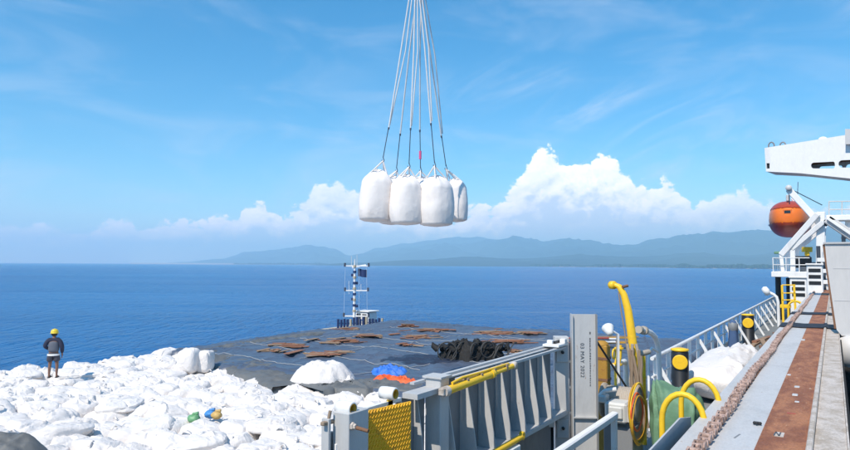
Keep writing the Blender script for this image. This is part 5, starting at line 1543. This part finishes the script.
def barge_heaps():
    def heap_thing(name, mt, px, py, rx, ry, h, seed, lab, cat, rot=0.0, amp=.15, sc=2.0, power=2.4, res=40):
        c = on_tarp(px, py)
        m = MB(); heap(m, (c.x, c.y, c.z - .06), rx, ry, h, seed, res, rot + YAW, amp, sc, power)
        return tag(m.build(name, mt), lab, cat)
    heap_thing('sheet_mound', 'bag_fabric', 324, 379, 1.0, .85, .66, 15.0, 'rounded white sheet mound standing on the grey tarpaulin', 'sheeting', 0, .10, 1.8, 2.6)
    heap_thing('sheet_mound', 'bag_fabric', 345, 381, .45, .4, .22, 6.0, 'low white flap of sheeting right of the white mound', 'sheeting', 0, .10, 3.0, 2.0, 26)
    heap_thing('blue_tarpaulin', 'blue_cloth', 389, 372, .70, .55, .20, 7.0, 'bright blue crumpled tarpaulin behind the orange one', 'tarpaulin', -.3, .26, 2.2)
    heap_thing('orange_tarpaulin', 'orange_cloth', 395, 381, .95, .48, .18, 8.0, 'bright orange crumpled tarpaulin in front of the blue one', 'tarpaulin', -.6, .22, 2.2)
    heap_thing('dark_sheet', 'tarp_dark', 424, 359, 1.9, 1.2, .10, 9.0, 'flat dark navy sheet spread left of the black net bundle', 'sheet', .1, .10, 1.2, 6.0)
    # black bundle of cargo nets with rings
    c = on_tarp(472, 360)
    t = thing('net_bundle', 'large black bundle of cargo nets with hoops on the tarpaulin', 'net bundle', c)
    m = MB(); heap(m, (c.x, c.y, c.z - .08), 1.32, .72, .70, 17.0, 46, YAW, .34, 3.2, 4.5)
    m.build('net_pile', 'net_black', t)
    fwd = Vector((-math.sin(YAW), math.cos(YAW), 0)); rgt = Vector((math.cos(YAW), math.sin(YAW), 0))
    rr = random.Random(31)
    for k, (u, w_, z, r, tilt) in enumerate(((-1.0, -.72, .42, .36, 0), (.55, -.72, .50, .30, .5), (.05, -.70, .46, .28, .9), (1.1, -.6, .44, .27, .3))):
        cc = c + rgt * u + fwd * w_ + Vector((0, 0, z))
        ax = (rgt * math.cos(tilt) + fwd * math.sin(tilt))
        part(t, 'hoop', 'net_ring', lambda m: m.tube([cc + ax * (r * math.cos(a)) + Vector((0, 0, r * math.sin(a))) for a in [2 * math.pi * i / 28 for i in range(28)]], .028, 7, closed=True))
    for k in range(14):
        u = -1.35 + 2.7 * k / 13
        p0 = c + rgt * u - fwd * rr.uniform(.3, .6) + Vector((0, 0, .45))
        p1 = p0 + rgt * rr.uniform(-.25, .1) + fwd * rr.uniform(0, .3) + Vector((0, 0, rr.uniform(.16, .30)))
        part(t, 'net_fold', 'net_black', lambda m: m.tube([p0, p0.lerp(p1, .5) + rgt * rr.uniform(-.1, .1), p1], [.15, .11, .02], 7))
    for k in range(10):
        u = rr.uniform(-1.3, 1.3)
        p0 = c + rgt * u - fwd * .72 + Vector((0, 0, .12))
        pts = [p0 + rgt * (.45 * q) + fwd * (.35 * q * q) + Vector((0, 0, .58 * math.sin(q * 1.8) + .05)) for q in (0, .25, .5, .75, 1)]
        part(t, 'net_rope', 'net_ring' if k % 2 else 'net_black', lambda m: m.tube(pts, .024, 6))
    # little plastic sacks among the bags
    for k, (px, py, r, mt, lab) in enumerate(((194, 417, .125, 'bag_green', 'small green plastic sack dropped among the white bags'), (210.5, 413, .12, 'bag_blue', 'small blue plastic sack touching the tan one'), (216.5, 414, .11, 'bag_tan', 'small tan sack touching the blue one'))):
        c = at(px, py, Z=TOP + .14)
        t = thing('plastic_sack', lab, 'sack', (c.x, c.y, TOP), 'small coloured sacks on the bags')
        m = MB()
        vs = []; fs = []; nu, nv = 20, 12
        for j in range(nv + 1):
            ph = -math.pi / 2 + math.pi * j / nv
            for i in range(nu):
                a = 2 * math.pi * i / nu
                p = Vector((math.cos(ph) * math.cos(a), math.cos(ph) * math.sin(a), math.sin(ph)))
                f = 1 + .35 * fold(p, k + 40, 1.5)
                vs.append(c + Vector((p.x * r * 1.25 * f, p.y * r * 1.1 * f, p.z * r * .85 * f - .03)))
        for j in range(nv):
            for i in range(nu): fs.append((j * nu + i, j * nu + (i + 1) % nu, (j + 1) * nu + (i + 1) % nu, (j + 1) * nu + i))
        m.add(vs, fs, True); m.build('body', mt, t)
        part(t, 'knot', mt, lambda m: m.tube([c + Vector((0, 0, r * .5)), c + Vector((.03, .02, r * .72)), c + Vector((.09, .05, r * .74))], [.06, .03, .045], 7))
    # slate tarpaulin corner at the lower left
    c = at(6, 452, Z=TOP + .25)
    m = MB(); heap(m, (c.x, c.y, TOP - .2), .95, .75, .72, 44.0, 40, .2 + YAW, .12, 1.4, 2.6)
    tag(m.build('slate_tarpaulin', 'tarp_edge'), 'slate grey tarpaulin mound at the lower left corner of the bags', 'tarpaulin')
barge_heaps()

# ---- the lifted load
def load():
    base = at(410, 222, D=18.5)
    apex = at(417.5, -34, D=18.6)
    spec = [  # centre px, top py, bottom py, distance, half width px, apex px, label
        (377, 170, 222.5, 18.0, 16.2, (383, 161), 'leftmost white bulk bag of the hanging load, hung slightly higher'),
        (405.5, 175, 225.5, 17.7, 15.2, (409, 167), 'front middle white bulk bag of the hanging load'),
        (436, 176, 227, 17.7, 15.6, (434.5, 166), 'front right white bulk bag of the hanging load with a stained lower side'),
        (455, 178.5, 222.5, 19.0, 11.5, (446, 169), 'narrow shaded white bulk bag at the right back of the hanging load'),
        (391.5, 176, 225.0, 19.1, 13.0, (396.5, 171), 'rear left white bulk bag mostly hidden in the hanging load'),
        (421, 177, 224.0, 19.1, 13.5, (420.5, 171), 'rear middle white bulk bag mostly hidden in the hanging load')]
    ring = thing('lifting_ring', 'steel lifting ring gathering the sling ropes above the load', 'ring', apex)
    part(ring, 'ring', 'rope_dark', lambda m: m.tube([apex + Vector((.14 * math.cos(a), 0, .14 * math.sin(a))) for a in [2 * math.pi * k / 20 for k in range(20)]], .03, 8, closed=True))
    part(ring, 'crane_wire', 'rope_dark', lambda m: m.tube([apex + Vector((0, 0, .14)), apex + Vector((0, 0, 22))], .03, 8))
    for k, (px, t0, t1, D, hw, ap, lab) in enumerate(spec):
        top = at(px, t0, D=D); bot = at(px, t1, D=D)
        h = top.z - bot.z; w = hw * D / F
        t = thing('hanging_bag', lab, 'bulk bag', bot, 'bulk bags in the hanging load')
        m = MB(); vs = []; fs = []; nu, nv = 48, 40
        for j in range(nv + 1):
            v = j / nv
            # outline: rounded base, straight sides, sloping shoulders
            if v < .10: rad = .80 + .20 * math.sin(v / .10 * math.pi / 2) if v > 0 else .0
            elif v < .74: rad = 1.0 + (.075 + .02 * (k % 3)) * math.sin(min(1, ((v - .1) / .64)) ** .8 * math.pi)
            else: rad = 1.0 * max(0.0, math.cos((v - .74) / .26 * math.pi / 2)) ** .62
            if j == 1: rad = .72
            for i in range(nu):
                a = 2 * math.pi * i / nu
                ca, sa = math.cos(a), math.sin(a)
                sq = (abs(ca) ** 3.2 + abs(sa) ** 3.2) ** (-1 / 3.2)       # squarish section
                p = Vector((ca, sa, v * 3))
                f = .030 * fold((ca * 1.6, sa * 1.6, v * 1.4), k + 3, 1.3) + (.030 * math.sin(a * 11 + 3 * v + k) * max(0, (v - .62) / .38) + .006 * math.sin(a * 15 + 2 * v) + .05 * math.sin(2 * a + k * 1.7) * (1 - v) + .045 * mn.noise(Vector((ca * 1.2, sa * 1.2, v * 2.2 + k * 5)))) + .02 * mn.noise(p * 1.3 + Vector((k, 0, 0)))
                rr_ = w * rad * (.93 * sq * .5 + .5) * (1 + f)
                zz = v * h
                corner = max(0, abs(math.sin(2 * a)) - .55) if v > .8 else 0
                zz += corner * .13 * (1 - rad * .2) * math.sin(min(1, (v - .8) / .14) * math.pi * .5) if v > .8 else 0
                vs.append((rr_ * ca, rr_ * sa, zz))
        for j in range(nv):
            for i in range(nu): fs.append((j * nu + i, j * nu + (i + 1) % nu, (j + 1) * nu + (i + 1) % nu, (j + 1) * nu + i))
        rz = YAW + .2 + .25 * (k % 3)
        cz, sz = math.cos(rz), math.sin(rz)
        lx, ly = (.035, -.02, .015, -.05, .03, -.02)[k], (.02, .0, -.02, .02, -.03, .02)[k]
        vs = [(bot.x + x * cz - y * sz + lx * (z - h), bot.y + x * sz + y * cz + ly * (z - h), bot.z + z) for x, y, z in vs]
        m.add(vs, fs, True); m.build('bag_body', 'hung_fabric', t)
        A = at(ap[0], ap[1], D=D - .0)
        for q in range(4):
            an = rz + math.pi / 4 + q * math.pi / 2
            cn = Vector((bot.x + w * .72 * math.cos(an), bot.y + w * .72 * math.sin(an), bot.z + h * .93))
            part(t, 'lifting_loop', 'hung_fabric', lambda m: m.tube([cn - Vector((0, 0, .22)), cn, cn.lerp(A, .5), A], .020, 6))
        sl = thing('sling_rope', ['sling rope of the leftmost hanging bag', 'sling rope of the front middle hanging bag', 'sling rope of the front right hanging bag', 'sling rope of the narrow right back hanging bag', 'sling rope of the hidden rear left hanging bag', 'sling rope of the rear middle bag with a pink tag'][k], 'rope', A, 'sling ropes above the hanging load')
        j0 = A.lerp(apex, .17 + .02 * (k % 3)); e = apex + Vector((.05 * (k - 2.5), .02 * (k % 2), -.1))
        rtop = .021
        part(sl, 'upper_rope', 'rope_pale', lambda m: m.tube([j0, j0.lerp(e, .5) + Vector((.03 * math.sin(k), .0, 0)), e], rtop, 7))
        if k in (0, 1, 2, 3):
            e2 = e + Vector((.04, .03, 0))
            part(sl, 'upper_rope', 'rope_pale', lambda m: m.tube([j0 + Vector((.02, .02, .1)), j0.lerp(e2, .5) + Vector((.09, .05, 0)), e2], .018, 7))
        part(sl, 'lower_wire', 'rope_dark', lambda m: m.tube([A + Vector((0, 0, .08)), j0 + Vector((0, 0, .05))], .012, 6))
        part(sl, 'hook', 'rope_dark', lambda m: (m.tube([A + Vector((.035 * math.cos(a), .0, .02 + .045 * math.sin(a))) for a in [R(-200 + 260 * i / 10) for i in range(11)]] + [A + Vector((0, 0, .13))], .012, 6)))
        part(sl, 'splice', 'rope_dark', lambda m: m.tube([j0 - (apex - A) * .004, j0 + (apex - A) * .008], .024, 7))
        if k == 5:
            tg = A.lerp(apex, .085)
            part(sl, 'tag', 'pink_tag', lambda m: m.tube([tg - Vector((0, 0, .12)), tg + Vector((0, 0, .12))], .038, 7))
load()

# ---- tug beyond the barge
def tug():
    D0 = at(355, 325, D=46.0)
    c = Vector((D0.x, D0.y, 0))
    t = thing('tugboat', 'small tug with a tall thin mast beyond the far tarpaulin corner', 'tug', (c.x, c.y, 0))
    al = Vector((0, 1, 0))
    M = Matrix.Translation((c.x - 1.2, c.y + 3.4, 0))
    def hull(m):
        vs = []; fs = []; n = 14
        for j in range(n + 1):
            u = j / n; y = -7 + 16 * u
            w = 2.9 * (1 - max(0, (u - .55) / .45) ** 2.2) ** .8 if u > .55 else 2.9 * (.85 + .15 * min(1, u / .15))
            zt = 2.2 + 1.4 * max(0, u - .4) ** 1.5 * 2
            for x, z in ((-.6 * w, -.8), (-w, .6), (-w * 1.05, zt), (w * 1.05, zt), (w, .6), (.6 * w, -.8)):
                vs.append(M @ Vector((x, y, z)))
        for j in range(n):
            for i in range(6): fs.append((j * 6 + i, j * 6 + (i + 1) % 6, (j + 1) * 6 + (i + 1) % 6, (j + 1) * 6 + i))
        fs += [tuple(range(6)), tuple(n * 6 + i for i in reversed(range(6)))]
        m.add(vs, fs)
    part(t, 'hull', 'tug_navy', hull)
    part(t, 'lower_house', 'white_clean', lambda m: m.box((-2.1, -4, 2.1), (2.1, 3.4, 4.7), .06, M))
    part(t, 'upper_house', 'white_clean', lambda m: m.box((-1.9, -3.2, 4.701), (1.9, 2.6, 6.55), .06, M))
    zb = at(355, 330, D=46).z - .15
    part(t, 'bridge_deck', 'tug_buff', lambda m: m.box((-2.3, -5.2, 6.551), (2.3, 2.8, zb), .02, M))
    wz = at(355, 312.5, D=46).z
    part(t, 'wheelhouse', 'white_clean', lambda m: (m.box((.55, -2.6, zb + .001), (1.75, -1.5, wz), .10, M)))
    part(t, 'wheelhouse_roof', 'rope_pale', lambda m: m.box((.45, -2.7, wz + .001), (1.85, -1.4, wz + .08), .03, M))
    part(t, 'window', 'glass_dark', lambda m: m.box((.70, -2.62, zb + .35), (1.08, -2.602, wz - .15), .0, M))
    part(t, 'window', 'glass_dark', lambda m: m.box((1.22, -2.62, zb + .35), (1.60, -2.602, wz - .15), .0, M))
    # stanchions round the bridge deck
    rr = random.Random(3)
    for k in range(15):
        px = 338 + k * 3.15
        p = at(px, 331 + .02 * (k - 7), D=44.6 + .05 * k)
        zt_ = at(px, 319.5 + rr.uniform(-1.2, 1.5) - .18 * k + (1.5 if k > 10 else 0), D=44.6).z
        part(t, 'stanchion', 'tug_navy' if k % 5 != 4 else 'tug_buff', lambda m: m.tube([(p.x, p.y, min(p.z, zb) - .05), (p.x, p.y, zt_)], .085, 6))
    part(t, 'rail', 'tug_navy', lambda m: m.tube([at(337, 323.5, D=44.6), at(360, 323, D=44.9), at(383, 322, D=45.3)], .03, 6))
    # mast
    mb_ = at(354, 326, D=46.5); mt_ = at(354.5, 259, D=46.5)
    part(t, 'mast', 'white_clean', lambda m: m.tube([(mb_.x, mb_.y, zb - .1), (mb_.x, mb_.y, mt_.z - 1.0), (mb_.x, mb_.y, mt_.z)], [.11, .08, .03], 10))
    n = 9
    for k in range(n):
        z = mb_.z + 1.0 + (mt_.z - mb_.z - 1.6) * k / (n - 1)
        part(t, 'mast_band', 'tug_navy' if k % 2 else 'tug_buff', lambda m: m.tube([(mb_.x, mb_.y, z), (mb_.x, mb_.y, z + .16)], .125, 8))
    rg = Vector((math.cos(YAW), math.sin(YAW), 0))
    for py, hw in ((266, .85), (290.5, .82), (316, .88)):
        z = at(354, py, D=46.5).z
        cc = Vector((mb_.x, mb_.y, z)) + rg * .15
        ya = part(t, 'yard', 'white_clean', lambda m: m.bar(cc - rg * hw, cc + rg * hw, .07, .09, (0, 0, 1), .01))
        for s_ in (-1, 1):
            part(ya, 'yard_lamp', 'rope_dark', lambda m: m.tube([cc + rg * hw * s_ + Vector((0, 0, -.05)), cc + rg * hw * s_ + Vector((0, 0, .22))], .08, 7))
    for s_ in (-.75, .35, .95):
        part(t, 'stay_wire', 'rope_pale', lambda m: m.tube([Vector((mb_.x, mb_.y, at(354, 266, D=46.5).z)) + rg * s_ * .9, Vector((mb_.x, mb_.y, zb)) + rg * s_ * 1.0], .007, 5))
    part(t, 'radar', 'white_clean', lambda m: m.bar(at(352, 267.5, D=46.3), at(366, 265.0, D=46.3), .14, .12))
    for px_, p0_, p1_ in ((351.5, 262, 256), (357, 262, 254.5), (349, 290, 281), (361, 290, 284)):
        part(t, 'antenna', 'rope_pale', lambda m: m.tube([at(px_, p0_ + 4, D=46.4), at(px_, p1_, D=46.4)], .016, 5))
    for px_, py_ in ((352.5, 275), (356.5, 283), (352.5, 299), (356.5, 306)):
        q_ = at(px_, py_, D=46.4); part(t, 'mast_lamp', 'tug_navy', lambda m: m.box(q_ - Vector((.09, .09, .10)), q_ + Vector((.09, .09, .10)), .03))
    f0 = at(358, 268.5, D=46.4)
    def flag(m):
        vs = []; fs = []
        for i in range(9):
            for j in range(6):
                vs.append(f0 + rg * (.09 * i * .8) + Vector((.05 * math.sin(i * 1.1), .09 * math.sin(i * .9), -.11 * j - .012 * i)))
        vs2 = [v + Vector((.006, -.012, 0)) for v in vs]
        for i in range(8):
            for j in range(5):
                a = i * 6 + j; fs.append((a, a + 1, a + 7, a + 6)); fs.append((a + 54, a + 60, a + 61, a + 55))
        m.add(vs + vs2, fs, True)
    part(t, 'flag', 'tug_navy', flag)
tug()

# ---- the worker on the bags
def skin(name, mat, joints, edges, root, parent=None, sub=2):
    """a body surface grown on a skeleton: joints = {key: ((x, y, z), rx, ry)}"""
    keys = list(joints)
    me = bpy.data.meshes.new(name)
    me.from_pydata([joints[k][0] for k in keys], [(keys.index(a), keys.index(b)) for a, b in edges], [])
    o = bpy.data.objects.new(name, me); col.objects.link(o)
    md = o.modifiers.new('Skin', 'SKIN'); md.use_smooth_shade = True
    if not me.skin_vertices: me.skin_vertices.new()
    for i, k in enumerate(keys):
        sv = me.skin_vertices[0].data[i]
        sv.radius = (joints[k][1], joints[k][2]); sv.use_root = (k == root)
    ss = o.modifiers.new('Subdivision', 'SUBSURF'); ss.levels = sub; ss.render_levels = sub
    dg = bpy.context.evaluated_depsgraph_get()
    m2 = bpy.data.meshes.new_from_object(o.evaluated_get(dg))
    bpy.data.objects.remove(o); bpy.data.meshes.remove(me)
    m2.materials.clear(); m2.materials.append(MATS[mat])
    for p in m2.polygons: p.use_smooth = True
    m2.name = name
    return m2

def person():
    base = at(52.5, 377.5, Z=TOP + .08)
    t = thing('person', 'worker in yellow helmet and dark jacket standing with back turned on the bags', 'person', base)
    t.rotation_euler = (0, 0, YAW + .25)
    t.scale = (.90, .90, .885)
    J = {'pelvis': ((0, 0, .90), .15, .11), 'waist': ((0, .01, 1.06), .14, .10), 'chest': ((0, .0, 1.26), .165, .115), 'neckb': ((0, .0, 1.42), .075, .07), 'neck': ((0, .02, 1.48), .052, .052),
         'head': ((0, .04, 1.57), .078, .092), 'crown': ((0, .04, 1.66), .06, .075), 'nose': ((-.02, .135, 1.565), .016, .016)}
    E = [('pelvis', 'waist'), ('waist', 'chest'), ('chest', 'neckb'), ('neckb', 'neck'), ('neck', 'head'), ('head', 'crown'), ('head', 'nose')]
    for s, n in ((-1, 'l'), (1, 'r')):
        fx = -.11 if s < 0 else .13
        J.update({n + 'hip': ((s * .095, 0, .86), .095, .09), n + 'knee': ((fx * .95, .02, .48), .058, .058), n + 'calf': ((fx, -.01, .33), .055, .055), n + 'ank': ((fx * 1.02, -.02, .09), .036, .036), n + 'heel': ((fx * 1.02, -.04, .045), .035, .035), n + 'toe': ((fx * 1.15, .14, .03), .035, .022)})
        E += [('pelvis', n + 'hip'), (n + 'hip', n + 'knee'), (n + 'knee', n + 'calf'), (n + 'calf', n + 'ank'), (n + 'ank', n + 'heel'), (n + 'heel', n + 'toe')]
        el = Vector((s * .285, -.04, 1.12)) if s > 0 else Vector((-.29, -.05, 1.14))
        wr = Vector((.27, .05, .88)) if s > 0 else Vector((-.17, .16, 1.02))
        hd = wr + (Vector((.0, .02, -.08)) if s > 0 else Vector((.06, .05, .0)))
        J.update({n + 'sh': ((s * .19, 0, 1.37), .062, .062), n + 'el': (tuple(el), .046, .046), n + 'wr': (tuple(wr), .030, .030), n + 'palm': (tuple(hd), .036, .020)})
        E += [('chest', n + 'sh'), (n + 'sh', n + 'el'), (n + 'el', n + 'wr'), (n + 'wr', n + 'palm')]
        dv = (hd - wr).normalized(); sdv = Vector((0, 1, 0)) if s > 0 else Vector((0, 0, 1))
        for q in range(4):
            L = (.075, .085, .08, .062)[q]
            a = hd + sdv * (.028 - .019 * q) + dv * .035; b = a + dv * L * .55 + Vector((-s * .01, 0, 0)); c2 = b + dv * L * .4 + Vector((-s * .025, 0, 0))
            J.update({f'{n}f{q}a': (tuple(a), .010, .010), f'{n}f{q}b': (tuple(b), .009, .009), f'{n}f{q}c': (tuple(c2), .008, .008)})
            E += [(n + 'palm', f'{n}f{q}a'), (f'{n}f{q}a', f'{n}f{q}b'), (f'{n}f{q}b', f'{n}f{q}c')]
        a = hd + sdv * .042; b = a + dv * .035 + sdv * .02
        J.update({n + 'ta': (tuple(a), .011, .011), n + 'tb': (tuple(b), .010, .010)}); E += [(n + 'palm', n + 'ta'), (n + 'ta', n + 'tb')]
    def put(name, mat, joints, edges, root, parent=t):
        o = bpy.data.objects.new(name, skin(name, mat, joints, edges, root)); col.objects.link(o); o.parent = parent; return o
    put('body', 'skin', J, E, 'pelvis')
    def grow(keys, over): return {k: (over.get(k, J[k][0]), *[r * 1.0 for r in rad]) for k, rad in keys.items()}
    # jacket: navy yoke and sleeves over a grey body
    put('jacket_body', 'shirt_grey', grow({'pelvis': (.200, .155), 'waist': (.195, .150), 'chest': (.205, .150), 'neckb': (.13, .10)}, {'pelvis': (0, 0, .90), 'neckb': (0, 0, 1.36)}), [('pelvis', 'waist'), ('waist', 'chest'), ('chest', 'neckb')], 'pelvis')
    sl = {'chest': (.205, .15), 'neckb': (.085, .08), 'lsh': (.098, .095), 'lel': (.082, .080), 'lwr': (.060, .060), 'rsh': (.098, .095), 'rel': (.082, .080), 'rwr': (.060, .060)}
    put('jacket_yoke', 'shirt_navy', grow(sl, {'chest': (0, 0, 1.33), 'neckb': (0, .0, 1.45)}), [('chest', 'neckb'), ('chest', 'lsh'), ('lsh', 'lel'), ('lel', 'lwr'), ('chest', 'rsh'), ('rsh', 'rel'), ('rel', 'rwr')], 'chest')
    sh = {'waist': (.15, .115), 'pelvis': (.165, .130), 'lhip': (.125, .125), 'lknee': (.125, .125), 'rhip': (.125, .125), 'rknee': (.125, .125)}
    put('shorts', 'shorts_check', grow(sh, {'waist': (0, 0, .99), 'lknee': (-.112, .015, .56), 'rknee': (.125, .015, .56)}), [('waist', 'pelvis'), ('pelvis', 'lhip'), ('lhip', 'lknee'), ('pelvis', 'rhip'), ('rhip', 'rknee')], 'pelvis')
    def local(name, mat, mbx, _=None):
        o = mbx.build(name, mat); o.parent = t; return o
    m = MB(); m.lathe([(.196, .80), (.204, .82), (.202, .865), (.194, .87)], Matrix.Scale(.76, 4, (0, 1, 0)), 24); local('jacket_hem', 'rope_pale', m)
    m = MB(); m.lathe([(.128, 1.615), (.150, 1.61), (.128, 1.63), (.125, 1.68), (.105, 1.735), (.06, 1.765), (0, 1.775)], Matrix.Translation((0, .035, 0)), 20)
    m.box((-.09, .13, 1.612), (.09, .20, 1.624), .005); m.tube([(0, -.09, 1.68), (0, -.03, 1.755), (0, .04, 1.785), (0, .11, 1.755), (0, .15, 1.68)], .014, 6)
    local('helmet', 'helmet_yellow', m)
    m = MB(); m.lathe([(.088, 1.53), (.098, 1.58), (.095, 1.62)], Matrix.Translation((0, .022, 0)) @ Matrix.Scale(1, 4), 16); local('hair', 'hair_black', m)
    for s, n in ((-1, 'l'), (1, 'r')):
        q = J[n + 'heel'][0]
        m = MB(); m.box((q[0] - .045, q[1] - .04, -.004), (q[0] + .05, q[1] + .22, .028), .01); m.tube([(q[0] - .045, q[1] + .12, .02), (q[0], q[1] + .13, .075), (q[0] + .05, q[1] + .12, .02)], .014, 6)
        local('sandal', 'hair_black', m)
        m = MB(); m.lathe([(0, -.02), (.018, -.018), (.022, .01), (.012, .028), (0, .03)], Matrix.Translation((s * .085, .03, 1.575)), 8); local('ear', 'skin', m)
        m = MB(); m.lathe([(0, -.008), (.010, -.006), (.011, .004), (0, .009)], Matrix.Translation((s * .032 - .01, .118, 1.59)), 8); local('eye', 'hair_black', m)
    m = MB(); m.box((-.038, .112, 1.518), (.018, .124, 1.527), .003); local('mouth', 'boat_red', m)
person()
